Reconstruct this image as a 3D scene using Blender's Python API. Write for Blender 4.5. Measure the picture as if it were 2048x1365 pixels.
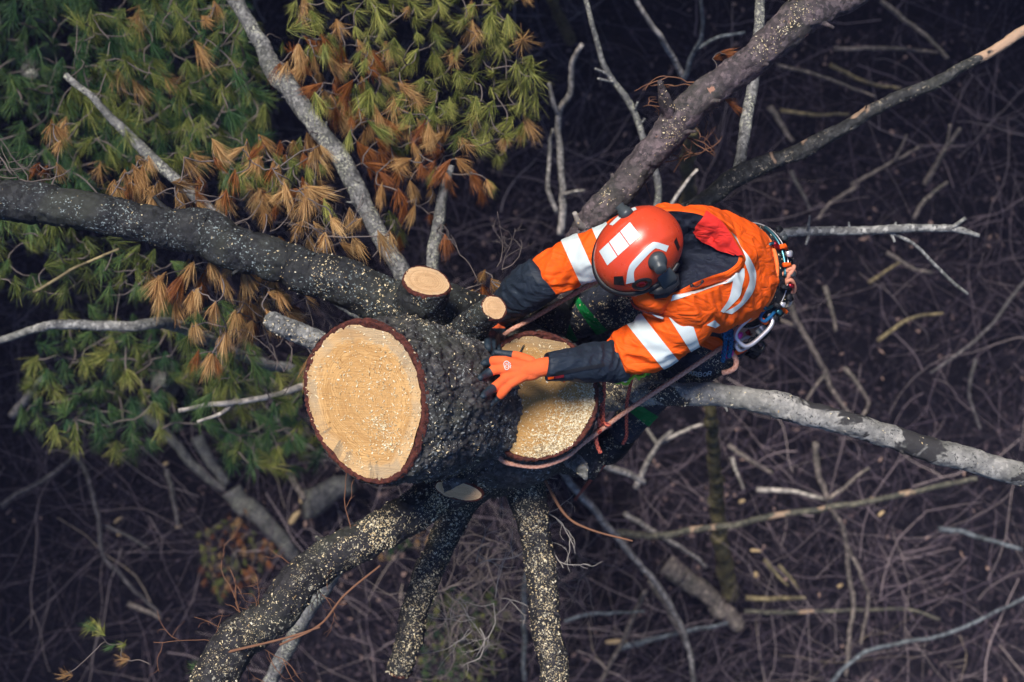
import bpy, math, random
import numpy as np
from mathutils import Vector, Matrix
from mathutils.bvhtree import BVHTree

for o in list(bpy.data.objects):
    bpy.data.objects.remove(o, do_unlink=True)
rng = np.random.default_rng(11)
random.seed(11)
SC = bpy.context.scene
COL = SC.collection

# ------------------------------------------------------------------ camera, sky, sun, exposure
CAMZ = 15.0            # the drone hovers 15 m above the forest floor, looking straight down
FPX = 2600.0           # focal length in pixels of the 2048 px wide photograph
cam_d = bpy.data.cameras.new('camera')
cam = bpy.data.objects.new('camera', cam_d)
COL.objects.link(cam)
cam.location = (0, 0, CAMZ)
cam.rotation_euler = (0, 0, 0)
cam_d.sensor_width = 36.0
cam_d.lens = 36.0 * FPX / 2048.0
cam_d.clip_start = 0.05
cam_d.clip_end = 500
cam_d.dof.use_dof = True
cam_d.dof.focus_distance = 4.05
cam_d.dof.aperture_fstop = 2.6
SC.camera = cam

SUN_EL, SUN_AZ = math.radians(62), math.radians(-28)     # azimuth from +Y, towards -X
world = bpy.data.worlds.new('World')
SC.world = world
world.use_nodes = True
wn = world.node_tree
wn.nodes.clear()
sky = wn.nodes.new('ShaderNodeTexSky')
sky.sky_type = 'NISHITA'
sky.sun_disc = False
sky.sun_elevation = SUN_EL
sky.sun_rotation = SUN_AZ
sky.air_density = 1.0
sky.dust_density = 0.0
sky.ozone_density = 6.0
bg = wn.nodes.new('ShaderNodeBackground')
bg.inputs['Strength'].default_value = 0.13
wo = wn.nodes.new('ShaderNodeOutputWorld')
wn.links.new(sky.outputs[0], bg.inputs['Color'])
wn.links.new(bg.outputs[0], wo.inputs['Surface'])
sun_d = bpy.data.lights.new('sun', 'SUN')
sun_d.energy = 4.9
sun_d.angle = math.radians(16)
sun_d.color = (1.0, 0.93, 0.84)
sun = bpy.data.objects.new('sun', sun_d)
COL.objects.link(sun)
sdir = Vector((math.sin(SUN_AZ) * math.cos(SUN_EL), math.cos(SUN_AZ) * math.cos(SUN_EL), math.sin(SUN_EL)))
sun.rotation_euler = sdir.to_track_quat('Z', 'Y').to_euler()
SC.view_settings.view_transform = 'Standard'
SC.view_settings.look = 'None'
SC.view_settings.gamma = 1.0
SC.view_settings.exposure = 0.30
SC.view_settings.use_curve_mapping = False
SC.render.engine = 'CYCLES'
SC.cycles.max_bounces = 4
SC.cycles.diffuse_bounces = 3
SC.cycles.glossy_bounces = 2
SC.cycles.volume_bounces = 0
SC.cycles.use_adaptive_sampling = True
SC.cycles.adaptive_threshold = 0.025
SC.cycles.use_denoising = True

# ------------------------------------------------------------------ helpers
def P(px, py, d):
    """a point seen at photo pixel (px, py) that lies d metres below the camera"""
    return np.array([(px - 1024.0) * d / FPX, (682.5 - py) * d / FPX, CAMZ - d])

def nrm(v):
    v = np.asarray(v, float)
    return v / (np.linalg.norm(v, axis=-1, keepdims=True) + 1e-12)

def _hash(ix, iy, iz, seed):
    n = (ix * 374761393 + iy * 668265263 + iz * 1274126177 + seed * 974634777) & 0xffffffff
    n = ((n ^ (n >> 13)) * 1274126177) & 0xffffffff
    n = ((n ^ (n >> 15)) * 2246822519) & 0xffffffff
    return ((n ^ (n >> 16)) & 0xffff) / 65535.0

def vnoise(p, seed=0):
    p = np.asarray(p, float)
    i = np.floor(p).astype(np.int64)
    f = p - i
    f = f * f * (3 - 2 * f)
    r = 0
    for dx in (0, 1):
        wx = f[..., 0] if dx else 1 - f[..., 0]
        for dy in (0, 1):
            wy = f[..., 1] if dy else 1 - f[..., 1]
            for dz in (0, 1):
                wz = f[..., 2] if dz else 1 - f[..., 2]
                r = r + wx * wy * wz * _hash(i[..., 0] + dx, i[..., 1] + dy, i[..., 2] + dz, seed)
    return r * 2 - 1

def fbm(p, o=4, seed=0):
    r, a, t = 0, 1.0, 0
    p = np.asarray(p, float)
    for k in range(o):
        r = r + a * vnoise(p * 2 ** k, seed + k * 7)
        t += a
        a *= 0.5
    return r / t

def worley(p, seed=0):
    p = np.asarray(p, float)
    i = np.floor(p).astype(np.int64)
    F1 = np.full(p.shape[:-1], 9.0)
    F2 = np.full(p.shape[:-1], 9.0)
    for dx in (-1, 0, 1):
        for dy in (-1, 0, 1):
            for dz in (-1, 0, 1):
                cx, cy, cz = i[..., 0] + dx, i[..., 1] + dy, i[..., 2] + dz
                q = np.stack([cx + _hash(cx, cy, cz, seed + 1), cy + _hash(cx, cy, cz, seed + 2), cz + _hash(cx, cy, cz, seed + 3)], -1)
                d = np.linalg.norm(q - p, axis=-1)
                m = d < F1
                F2 = np.where(m, F1, np.minimum(F2, d))
                F1 = np.where(m, d, F1)
    return F1, F2

def sstep(x, a, b):
    t = np.clip((x - a) / (b - a), 0, 1)
    return t * t * (3 - 2 * t)

OFF = {}
def off_of(parent):
    return OFF[parent.name] if parent is not None else np.zeros(3)

def mk(name, V, F, mat, parent=None, smooth=True, attrs=None, origin=None, mi=None):
    """link ONE mesh object; V in world coordinates"""
    V = np.asarray(V, float)
    F = [np.asarray(f, np.int64) for f in (F if isinstance(F, list) else [F]) if len(f)]
    o3 = off_of(parent) if parent is not None else (np.zeros(3) if origin is None else np.asarray(origin, float))
    me = bpy.data.meshes.new(name)
    me.vertices.add(len(V))
    me.vertices.foreach_set('co', (V - o3).astype(np.float32).ravel())
    loops = np.concatenate([f.ravel() for f in F]).astype(np.int32)
    tot = np.concatenate([np.full(len(f), f.shape[1]) for f in F])
    st = np.concatenate([[0], np.cumsum(tot)[:-1]]).astype(np.int32)
    me.loops.add(len(loops))
    me.loops.foreach_set('vertex_index', loops)
    me.polygons.add(len(tot))
    me.polygons.foreach_set('loop_start', st)
    if mi is not None:
        me.polygons.foreach_set('material_index', np.asarray(mi, np.int32))
    me.update(calc_edges=True)
    if smooth:
        me.polygons.foreach_set('use_smooth', np.ones(len(tot), bool))
    if attrs:
        for k, a in attrs.items():
            a = np.asarray(a, np.float32)
            if a.ndim == 1:
                t = me.attributes.new(k, 'FLOAT', 'POINT')
                t.data.foreach_set('value', a)
            else:
                t = me.attributes.new(k, 'FLOAT_VECTOR', 'POINT')
                t.data.foreach_set('vector', a.ravel())
    for m in (mat if isinstance(mat, (list, tuple)) else [mat]):
        me.materials.append(m)
    ob = bpy.data.objects.new(name, me)
    COL.objects.link(ob)
    if parent is not None:
        ob.parent = parent
    else:
        ob.location = o3
    OFF[ob.name] = o3
    return ob

def thing(name, label, cat, loc, group=None):
    o = bpy.data.objects.new(name, None)
    COL.objects.link(o)
    o.location = loc
    o.empty_display_size = 0.1
    OFF[o.name] = np.asarray(loc, float)
    return tag(o, label, cat, group)

def tag(o, label, cat=None, group=None, kind=None):
    if label: o['label'] = label
    if cat: o['category'] = cat
    if group: o['group'] = group
    if kind: o['kind'] = kind
    return o

def cr(pts, n, by_len=True):
    """Catmull-Rom through the rows of pts, n samples"""
    pts = np.asarray(pts, float)
    if len(pts) == 2:
        t = np.linspace(0, 1, n)[:, None]
        return pts[0] * (1 - t) + pts[1] * t
    Q = np.vstack([2 * pts[0] - pts[1], pts, 2 * pts[-1] - pts[-2]])
    m = len(pts) - 1
    def ev(t):
        k = np.clip(np.floor(t).astype(int), 0, m - 1)
        f = (t - k)[:, None]
        a, b, c, d = Q[k], Q[k + 1], Q[k + 2], Q[k + 3]
        return 0.5 * (2 * b + (c - a) * f + (2 * a - 5 * b + 4 * c - d) * f * f + (3 * b - a - 3 * c + d) * f ** 3)
    t = np.linspace(0, m, n)
    if by_len:
        tt = np.linspace(0, m, 12 * m + 1)
        q = ev(tt)[:, :3]
        L = np.concatenate([[0], np.cumsum(np.linalg.norm(np.diff(q, axis=0), axis=1))])
        t = np.interp(np.linspace(0, L[-1], n), L, tt)
    return ev(t)

def frames(C):
    T = nrm(np.gradient(C, axis=0))
    N = np.zeros_like(C)
    a = np.array([0, 0, 1.0]) if abs(T[0, 2]) < 0.9 else np.array([0, 1.0, 0])
    N[0] = nrm(a - T[0] * a.dot(T[0]))
    for k in range(1, len(C)):
        v = N[k - 1] - T[k] * N[k - 1].dot(T[k])
        N[k] = nrm(v)
    return T, N, np.cross(T, N)

def quads(nu, nv, wrap=True):
    i = np.arange(nu - 1)[:, None] * nv
    j = np.arange(nv if wrap else nv - 1)[None]
    j2 = (j + 1) % nv
    return np.stack([i + j, i + j2, i + nv + j2, i + nv + j], -1).reshape(-1, 4)

def grid_normals(G, wrap=True):
    du = np.gradient(G, axis=0)
    dv = (np.roll(G, -1, 1) - np.roll(G, 1, 1)) if wrap else np.gradient(G, axis=1)
    return nrm(np.cross(dv, du))

def tubeVF(C, R, ns=8, caps=True):
    C = np.asarray(C, float)
    R = np.broadcast_to(np.asarray(R, float), (len(C),))
    T, N, B = frames(C)
    th = np.arange(ns) * 2 * np.pi / ns
    V = C[:, None] + R[:, None, None] * (np.cos(th)[None, :, None] * N[:, None] + np.sin(th)[None, :, None] * B[:, None])
    V = V.reshape(-1, 3)
    n = len(C)
    F = [quads(n, ns)]
    if caps:
        V = np.vstack([V, C[:1], C[-1:]])
        j = np.arange(ns); j2 = (j + 1) % ns
        F.append(np.vstack([np.stack([j2, j, np.full(ns, n * ns)], -1),
                            np.stack([(n - 1) * ns + j, (n - 1) * ns + j2, np.full(ns, n * ns + 1)], -1)]))
    return V, F

class Batch:
    def __init__(s):
        s.V, s.F4, s.F3, s.n, s.A = [], [], [], 0, []
    def add(s, V, F, a=None):
        for f in (F if isinstance(F, list) else [F]):
            f = np.asarray(f)
            if len(f):
                (s.F4 if f.shape[1] == 4 else s.F3).append(f + s.n)
        s.V.append(np.asarray(V, float))
        s.n += len(V)
        s.A.append(np.full(len(V), 0.5 if a is None else a) if np.ndim(a) == 0 else np.asarray(a))
    def tube(s, C, R, ns=5, a=None, caps=True):
        V, F = tubeVF(C, R, ns, caps)
        s.add(V, F, a)
    def build(s, name, mat, parent=None, smooth=True, origin=None):
        F = []
        if s.F4: F.append(np.vstack(s.F4))
        if s.F3: F.append(np.vstack(s.F3))
        return mk(name, np.vstack(s.V), F, mat, parent, smooth, {'rnd': np.concatenate(s.A)}, origin)

# ------------------------------------------------------------------ material helper
class NT:
    def __init__(s, name):
        s.m = bpy.data.materials.new(name)
        s.m.use_nodes = True
        s.t = s.m.node_tree
        s.t.nodes.clear()
        s.out = s.t.nodes.new('ShaderNodeOutputMaterial')
    def n(s, typ, ins=None, **props):
        nd = s.t.nodes.new('ShaderNode' + typ)
        for k, v in props.items():
            setattr(nd, k, v)
        for k, v in (ins or {}).items():
            sk = nd.inputs[k]
            if hasattr(v, 'is_linked') or hasattr(v, 'links'):
                s.t.links.new(v, sk)
            elif isinstance(v, (tuple, list)) and len(v) == 3 and sk.type == 'RGBA':
                sk.default_value = (*v, 1)
            else:
                sk.default_value = v
        return nd
    def obj(s):
        return s.n('TexCoord').outputs['Object']
    def attr(s, name, out='Fac'):
        return s.n('Attribute', attribute_name=name).outputs[out]
    def scl(s, vec, k):
        return s.n('VectorMath', {0: vec, 1: k if isinstance(k, tuple) else (k, k, k)}, operation='MULTIPLY').outputs[0]
    def noise(s, vec, scale, detail=4, rough=0.55, dist=0.0):
        return s.n('TexNoise', {'Vector': vec, 'Scale': scale, 'Detail': detail, 'Roughness': rough, 'Distortion': dist}).outputs['Fac']
    def voro(s, vec, scale, feature='F1', out='Distance'):
        return s.n('TexVoronoi', {'Vector': vec, 'Scale': scale}, feature=feature).outputs[out]
    def ramp(s, fac, stops, interp='LINEAR'):
        r = s.n('ValToRGB', {'Fac': fac})
        r.color_ramp.interpolation = interp
        e = r.color_ramp.elements
        while len(e) < len(stops):
            e.new(0.5)
        for k, (p, c) in enumerate(stops):
            e[k].position = p
            e[k].color = (*c, 1) if len(c) == 3 else c
        return r.outputs['Color']
    def step(s, fac, a, b):
        return s.n('MapRange', {'Value': fac, 'From Min': a, 'From Max': b}, interpolation_type='SMOOTHSTEP').outputs['Result']
    def mix(s, fac, a, b, blend='MIX'):
        nd = s.n('Mix', None, data_type='RGBA', blend_type=blend)
        for sk, v in ((nd.inputs[0], fac), (nd.inputs[6], a), (nd.inputs[7], b)):
            if hasattr(v, 'links'):
                s.t.links.new(v, sk)
            elif isinstance(v, (tuple, list)):
                sk.default_value = (*v, 1)
            else:
                sk.default_value = v
        return nd.outputs[2]
    def math(s, op, a, b=None, c=None):
        ins = {0: a}
        if b is not None: ins[1] = b
        if c is not None: ins[2] = c
        return s.n('Math', ins, operation=op).outputs[0]
    def bump(s, h, strength=0.5, dist=0.01, normal=None):
        ins = {'Height': h, 'Strength': strength, 'Distance': dist}
        if normal is not None: ins['Normal'] = normal
        return s.n('Bump', ins).outputs[0]
    def done(s, color, rough=0.8, normal=None, spec=0.3, metal=0.0, trans=0.0, sheen=0.0):
        ins = {'Base Color': color, 'Roughness': rough, 'Specular IOR Level': spec, 'Metallic': metal}
        if normal is not None: ins['Normal'] = normal
        if sheen: ins['Sheen Weight'] = sheen
        b = s.n('BsdfPrincipled', ins)
        s.t.links.new(b.outputs[0], s.out.inputs['Surface'])
        return s.m

def bark_mat(name, dark, mid, lichen, lich=0.6, scale=1.0, patch=None, patch_t=0.62, patch_scale=5.0, flake=0.75, speck=85):
    t = NT(name)
    o = t.obj()
    n1 = t.noise(o, 26 * scale, 8, 0.65)
    col = t.ramp(n1, [(0.32, dark), (0.68, mid)])
    vc = t.voro(o, 75 * scale, 'F1', 'Color')
    col = t.mix(flake, col, t.mix(1.0, col, t.ramp(vc, [(0.1, (0.25, 0.25, 0.27)), (0.55, (0.9, 0.9, 0.9)), (0.9, (1.9, 1.85, 1.8))]), 'MULTIPLY'))
    n4 = t.noise(o, 5 * scale, 3)
    col = t.mix(t.step(n4, 0.45, 0.7), col, t.mix(0.5, col, (0.05, 0.055, 0.04)))
    if patch:
        pn = t.noise(o, patch_scale, 4, 0.6, 0.4)
        col = t.mix(t.step(pn, patch_t, patch_t + 0.03), col, t.mix(n1, tuple(c * 0.7 for c in patch), patch))
    n2 = t.noise(o, speck * scale, 5, 0.6)
    zone = t.step(t.noise(o, 9 * scale, 3), 0.42, 0.62)
    lm = t.math('MULTIPLY', t.step(n2, 0.66 - 0.13 * lich, 0.70 - 0.12 * lich), zone)
    col = t.mix(lm, col, lichen)
    h = t.math('ADD', t.noise(o, 70 * scale, 10, 0.78), t.math('MULTIPLY', t.n('SeparateXYZ', {0: vc}).outputs[0], 0.35))
    return t.done(col, 0.72, t.bump(h, 0.9, 0.006), 0.4)

def plain(name, col, rough=0.6, metal=0.0, spec=0.4, var=0.15, bscale=400, bstr=0.15):
    t = NT(name)
    o = t.obj()
    n = t.noise(o, 18, 5)
    c = t.mix(n, tuple(x * (1 - var) for x in col), tuple(min(1, x * (1 + var)) for x in col))
    return t.done(c, rough, t.bump(t.noise(o, bscale, 3), bstr, 0.002), spec, metal)

M = {}
M['bark'] = bark_mat('pine_bark', (0.008, 0.008, 0.011), (0.105, 0.100, 0.100), (0.36, 0.38, 0.37), 0.7, speck=100)
M['bark_specked'] = bark_mat('lichen_glint_bark', (0.005, 0.006, 0.009), (0.032, 0.034, 0.036), (0.30, 0.36, 0.37), 0.6, 1.0, (0.30, 0.13, 0.09), 0.72, 11.0, 0.8, 120)  # pale bluish specks are lichen plus glints painted into the colour
M['bark_dark'] = bark_mat('dark_limb_bark', (0.006, 0.006, 0.009), (0.032, 0.030, 0.033), (0.40, 0.37, 0.29), 0.6)
M['bark_smooth'] = bark_mat('smooth_limb_bark', (0.035, 0.03, 0.033), (0.15, 0.115, 0.125), (0.03, 0.03, 0.03), 0.8, 1.0, (0.42, 0.22, 0.15), 0.67, 12.0)
M['bark_grey'] = bark_mat('pale_bare_bark', (0.16, 0.16, 0.155), (0.40, 0.385, 0.36), (0.06, 0.06, 0.06), 0.75, 1.0, (0.040, 0.038, 0.040), 0.56, 5.5, 0.3)
M['bark_olive'] = bark_mat('olive_limb_bark', (0.10, 0.09, 0.06), (0.30, 0.27, 0.18), (0.40, 0.36, 0.26), 0.6, 1.0, None, 0.6, 5.0, 0.4)
M['bark_lichen'] = bark_mat('grey_lichen_bark', (0.07, 0.07, 0.075), (0.22, 0.22, 0.22), (0.42, 0.42, 0.33), 1.0, 1.2)
M['dead'] = bark_mat('weathered_dead_wood', (0.14, 0.14, 0.14), (0.36, 0.36, 0.35), (0.06, 0.06, 0.06), 0.5, 1.0)
M['dead_peel'] = bark_mat('half_peeled_bark', (0.013, 0.014, 0.016), (0.07, 0.07, 0.07), (0.35, 0.30, 0.22), 0.6, 1.0, (0.55, 0.36, 0.24), 0.58, 3.0)
M['twig'] = plain('twig_bark', (0.13, 0.105, 0.10), 0.8, var=0.5)
M['twig_warm'] = plain('reddish_twig_bark', (0.17, 0.08, 0.045), 0.8, var=0.4)
M['twig_pale'] = plain('pale_twig_bark', (0.30, 0.27, 0.25), 0.8, var=0.4)

def chip_mat():
    t = NT('sawdust_chips')
    r = t.attr('rnd')
    c = t.ramp(r, [(0.0, (0.28, 0.17, 0.08)), (0.35, (0.56, 0.43, 0.24)), (0.75, (0.70, 0.60, 0.40)), (1.0, (0.82, 0.76, 0.60))])
    return t.done(c, 0.9, None, 0.2)
M['chip'] = chip_mat()

def wood_mat(name, heart, ring, sap, stain, warm=0.0, nr=34.0, stain_amt=1.0):
    """cut wood; attribute lc = (x, y, relative radius), in metres from the pith"""
    t = NT(name)
    lc = t.attr('lc', 'Vector')
    sx = t.n('SeparateXYZ', {0: lc})
    x, y, rad = sx.outputs[0], sx.outputs[1], sx.outputs[2]
    w = t.noise(lc, 9, 3)
    r2 = t.math('ADD', rad, t.math('MULTIPLY', t.math('SUBTRACT', w, 0.5), 0.22))
    ph = t.math('MULTIPLY', r2, nr)
    ph = t.math('ADD', ph, t.math('MULTIPLY', t.noise(lc, 3, 2), 2.5))
    rg = t.math('FRACT', ph)
    rings = t.step(rg, 0.45, 0.95)
    big = t.noise(lc, 7, 4)
    base = t.mix(t.step(big, 0.35, 0.68), heart, tuple(a * 0.55 + b * 0.45 for a, b in zip(heart, ring)))
    rv = t.noise(lc, 16, 2)
    col = t.mix(t.math('MULTIPLY', rings, t.math('MULTIPLY', rv, 1.15)), base, ring)
    hz = t.step(t.math('ADD', r2, t.math('MULTIPLY', t.noise(lc, 5, 3), 0.35)), 0.80, 0.62)
    col = t.mix(t.math('MULTIPLY', hz, 0.45), col, t.mix(0.5, ring, heart))
    col = t.mix(t.step(r2, 0.74, 0.86), col, t.mix(0.5, col, sap))
    ang = t.math('ARCTAN2', y, x)
    cx = t.n('CombineXYZ', {0: t.math('MULTIPLY', t.math('COSINE', ang), 11.0), 1: t.math('MULTIPLY', t.math('SINE', ang), 11.0), 2: t.math('MULTIPLY', rad, 1.2)}).outputs[0]
    st = t.noise(cx, 1.0, 3, 0.7)
    cx2 = t.n('CombineXYZ', {0: t.math('COSINE', ang), 1: t.math('SINE', ang), 2: 3.3}).outputs[0]
    edge = t.math('ADD', 0.80, t.math('MULTIPLY', t.math('SUBTRACT', t.noise(cx, 1.3, 3, 0.75), 0.5), 0.5))
    em = t.math('GREATER_THAN', rad, edge)
    sm = t.math('MULTIPLY', em, t.math('MULTIPLY', t.step(st, 0.44, 0.60), t.step(t.noise(cx2, 2.3, 2), 0.47, 0.60)))
    col = t.mix(t.math('MULTIPLY', sm, 0.75 * stain_amt), col, stain)
    cres = t.math('MULTIPLY', t.step(t.noise(cx2, 1.4, 2), 0.46, 0.56), t.step(t.math('ADD', rad, t.math('MULTIPLY', t.noise(cx, 0.5, 3), 0.12)), 0.86, 0.90))
    col = t.mix(t.math('MULTIPLY', cres, 0.6 * stain_amt), col, tuple(s_ * 2.0 for s_ in stain))
    spk = t.step(t.noise(lc, 170, 3, 0.6), 0.67, 0.71)
    col = t.mix(t.math('MULTIPLY', spk, 0.55), col, tuple(c * 0.3 for c in ring))
    kerf = t.noise(t.scl(lc, (9, 330, 0)), 1.0, 3, 0.6)
    col = t.mix(t.math('MULTIPLY', t.step(kerf, 0.54, 0.68), 0.20), col, tuple(c * 0.5 for c in ring))
    col = t.mix(t.math('MULTIPLY', t.step(kerf, 0.46, 0.34), 0.30), col, tuple(min(1, c * 1.35) for c in heart))
    blot = t.noise(lc, 4.5, 3, 0.5, 0.5)
    col = t.mix(t.math('MULTIPLY', t.step(blot, 0.50, 0.66), 0.55), col, tuple(0.35 * a + 0.65 * b for a, b in zip(heart, ring)))
    rk = t.noise(cx, 2.6, 2, 0.6)
    crk = t.math('MULTIPLY', t.step(rk, 0.645, 0.665), t.math('MULTIPLY', t.step(rad, 0.15, 0.3), t.step(t.noise(lc, 9, 2), 0.46, 0.52)))
    col = t.mix(t.math('MULTIPLY', crk, 0.7), col, tuple(c * 0.35 for c in ring))
    fine = t.noise(t.scl(lc, (40, 260, 1)), 1.0, 4)
    col = t.mix(t.math('MULTIPLY', t.math('ABSOLUTE', t.math('SUBTRACT', fine, 0.5)), 0.9), col, tuple(c * 0.55 for c in heart))
    h = t.math('ADD', t.math('MULTIPLY', rings, -0.35), t.math('ADD', t.math('MULTIPLY', fine, 1.0), t.math('MULTIPLY', kerf, 1.2)))
    return t.done(col, 0.75, t.bump(h, 0.6, 0.003), 0.25)
M['wood_big'] = wood_mat('fresh_cut_wood', (0.66, 0.40, 0.165), (0.30, 0.14, 0.04), (0.64, 0.45, 0.25), (0.17, 0.14, 0.10), nr=30)
M['wood_low'] = wood_mat('sawn_stump_wood', (0.50, 0.29, 0.10), (0.30, 0.15, 0.045), (0.50, 0.33, 0.15), (0.10, 0.08, 0.055), nr=26)
M['wood_stub'] = wood_mat('small_cut_wood', (0.72, 0.48, 0.27), (0.42, 0.22, 0.09), (0.62, 0.42, 0.24), (0.35, 0.25, 0.15), nr=9, stain_amt=0.7)

def inner_bark():
    t = NT('red_inner_bark')
    o = t.obj()
    c = t.ramp(t.noise(o, 70, 6, 0.7), [(0.3, (0.025, 0.010, 0.010)), (0.6, (0.13, 0.035, 0.025)), (0.8, (0.28, 0.10, 0.07))])
    return t.done(c, 0.85, t.bump(t.noise(o, 120, 6, 0.7), 1.0, 0.008))
M['inner'] = inner_bark()
# ------------------------------------------------------------------ the ground (structure); its litter comes further down
def ground_mat():
    t = NT('forest_floor')
    o = t.obj()
    n = t.noise(o, 2.2, 8, 0.7)
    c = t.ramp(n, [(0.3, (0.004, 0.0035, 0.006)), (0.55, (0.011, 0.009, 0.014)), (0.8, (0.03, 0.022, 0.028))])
    c = t.mix(t.step(t.noise(o, 14, 6, 0.7), 0.55, 0.7), c, (0.026, 0.019, 0.023))
    return t.done(c, 0.95, t.bump(t.noise(o, 9, 10, 0.75), 1.0, 0.12), 0.15)
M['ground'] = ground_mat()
gn = 90
gx = np.linspace(-1, 1, gn)
gx = np.sign(gx) * np.abs(gx) ** 2.2 * 90
GX, GY = np.meshgrid(gx, gx, indexing='ij')
def ground_h(x, y):
    p = np.stack([np.asarray(x) * 0.55, np.asarray(y) * 0.55, np.zeros_like(np.asarray(x, float))], -1)
    return 0.14 * fbm(p, 3, 5)
GV = np.stack([GX, GY, ground_h(GX, GY)], -1)
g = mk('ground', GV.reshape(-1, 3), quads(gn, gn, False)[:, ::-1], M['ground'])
tag(g, 'dark leaf-littered forest floor far below', None, None, 'structure')

# ------------------------------------------------------------------ the pine being felled
TREE = thing('pine_tree', 'topped pine trunk with two sawn stems, stubs and radiating bare limbs', 'tree', P(1030, 800, 15.0))
SURF = {}

def basis(n):
    n = nrm(n)
    e2 = np.array([0, 1.0, 0]); e2 = nrm(e2 - n * e2.dot(n))
    return np.cross(e2, n), e2, n

def on_plane(px, py, c, n):
    d0 = P(px, py, 1.0) - np.array([0, 0, CAMZ])
    o = np.array([0, 0, CAMZ])
    return o + d0 * ((c - o).dot(n) / d0.dot(n))

def polar(pts, c, e1, e2, ns):
    q = np.array(pts) - c
    a = np.arctan2(q @ e2, q @ e1) % (2 * np.pi)
    r = np.hypot(q @ e2, q @ e1)
    k = np.argsort(a)
    a, r = a[k], r[k]
    a3 = np.concatenate([a - 2 * np.pi, a, a + 2 * np.pi])
    r3 = np.tile(r, 3)
    th = np.arange(ns) * 2 * np.pi / ns
    rr = np.interp(th, a3, r3)
    for _ in range(4):
        kk = max(1, ns // 60)
        rr = sum(np.roll(rr, s) for s in range(-kk, kk + 1)) / (2 * kk + 1)
    return th, rr

def bark_disp(Pt, cell=0.035, amp=0.012, seed=1, stretch=(1, 1, 0.6)):
    q = Pt * np.array(stretch) / cell
    q = q + 0.5 * np.stack([fbm(q * 0.8, 3, seed + 50), fbm(q * 0.8, 3, seed + 60), fbm(q * 0.8, 3, seed + 70)], -1)
    F1, F2 = worley(q, seed)
    pl = sstep(F2 - F1, 0.0, 0.16)                      # fissures between the plates
    f = fbm(q * 0.9, 4, seed + 9) * 4.5                 # flaky layers with crisp edges
    lay = (np.floor(f) + sstep(f - np.floor(f), 0.0, 0.22)) / 4.5
    f2 = fbm(q * 2.6, 3, seed + 29) * 3.0
    lay2 = (np.floor(f2) + sstep(f2 - np.floor(f2), 0.0, 0.3)) / 3.0
    return amp * (0.30 * (pl - 0.85) + 1.15 * lay + 0.55 * lay2 + 0.30 * fbm(q * 7, 3, seed + 20))

def cut_disc(name, parent, c, n, th, rr, mat, pith=None, inset=0.012, lift=0.0, nr=26):
    e1, e2, n = basis(n)
    ns = len(th)
    j = vnoise(np.stack([np.cos(th) * 9, np.sin(th) * 9, th * 0], -1), 3) * inset * 0.30 + vnoise(np.stack([np.cos(th) * 2.2, np.sin(th) * 2.2, th * 0 + 4], -1), 3) * inset * 0.75
    rim = c + (rr - inset + j)[:, None] * (np.cos(th)[:, None] * e1 + np.sin(th)[:, None] * e2)
    pith = c if pith is None else pith
    rad = np.linspace(0.0, 1, nr)
    G = pith[None, None] + rad[:, None, None] * (rim[None] - pith[None, None])
    h = 0.0012 * fbm(G * 40, 3, 3)
    G = G + n * (lift + h)[..., None]
    q = G - pith
    lc = np.stack([q @ e1, q @ e2, np.broadcast_to(rad[:, None], q.shape[:2])], -1)
    SURF[name + str(len(SURF))] = (G.reshape(-1, 3), quads(nr, ns)[:, ::-1])
    o = mk(name, G.reshape(-1, 3), quads(nr, ns)[:, ::-1], mat, parent, True, {'lc': lc.reshape(-1, 3)})
    return o, list(SURF)[-1]

def rim_ring(name, parent, c, n, th, rr, inset, mat, rough=0.006):
    e1, e2, n = basis(n)
    ns = len(th)
    rows = []
    for k, f in enumerate(np.linspace(-0.25, 2.0, 9)):
        r = rr - inset * f
        z = rough * (0.9 * np.sin(np.pi * np.clip(f, 0, 1))) + rough * vnoise(np.stack([np.cos(th) * 30, np.sin(th) * 30, th * 0 + k * 0.9], -1), 8)
        if k == 0: z = z - 0.012
        if f > 1.0: z = z - 0.0025 * min(4, (f - 1) * 4)
        r = r + 0.0025 * vnoise(np.stack([np.cos(th) * 26, np.sin(th) * 26, th * 0 + k * 0.8], -1), 4)
        rows.append(c + r[:, None] * (np.cos(th)[:, None] * e1 + np.sin(th)[:, None] * e2) + n * z[:, None])
    G = np.array(rows)
    return mk(name, G.reshape(-1, 3), quads(len(rows), ns), mat, parent)

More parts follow.
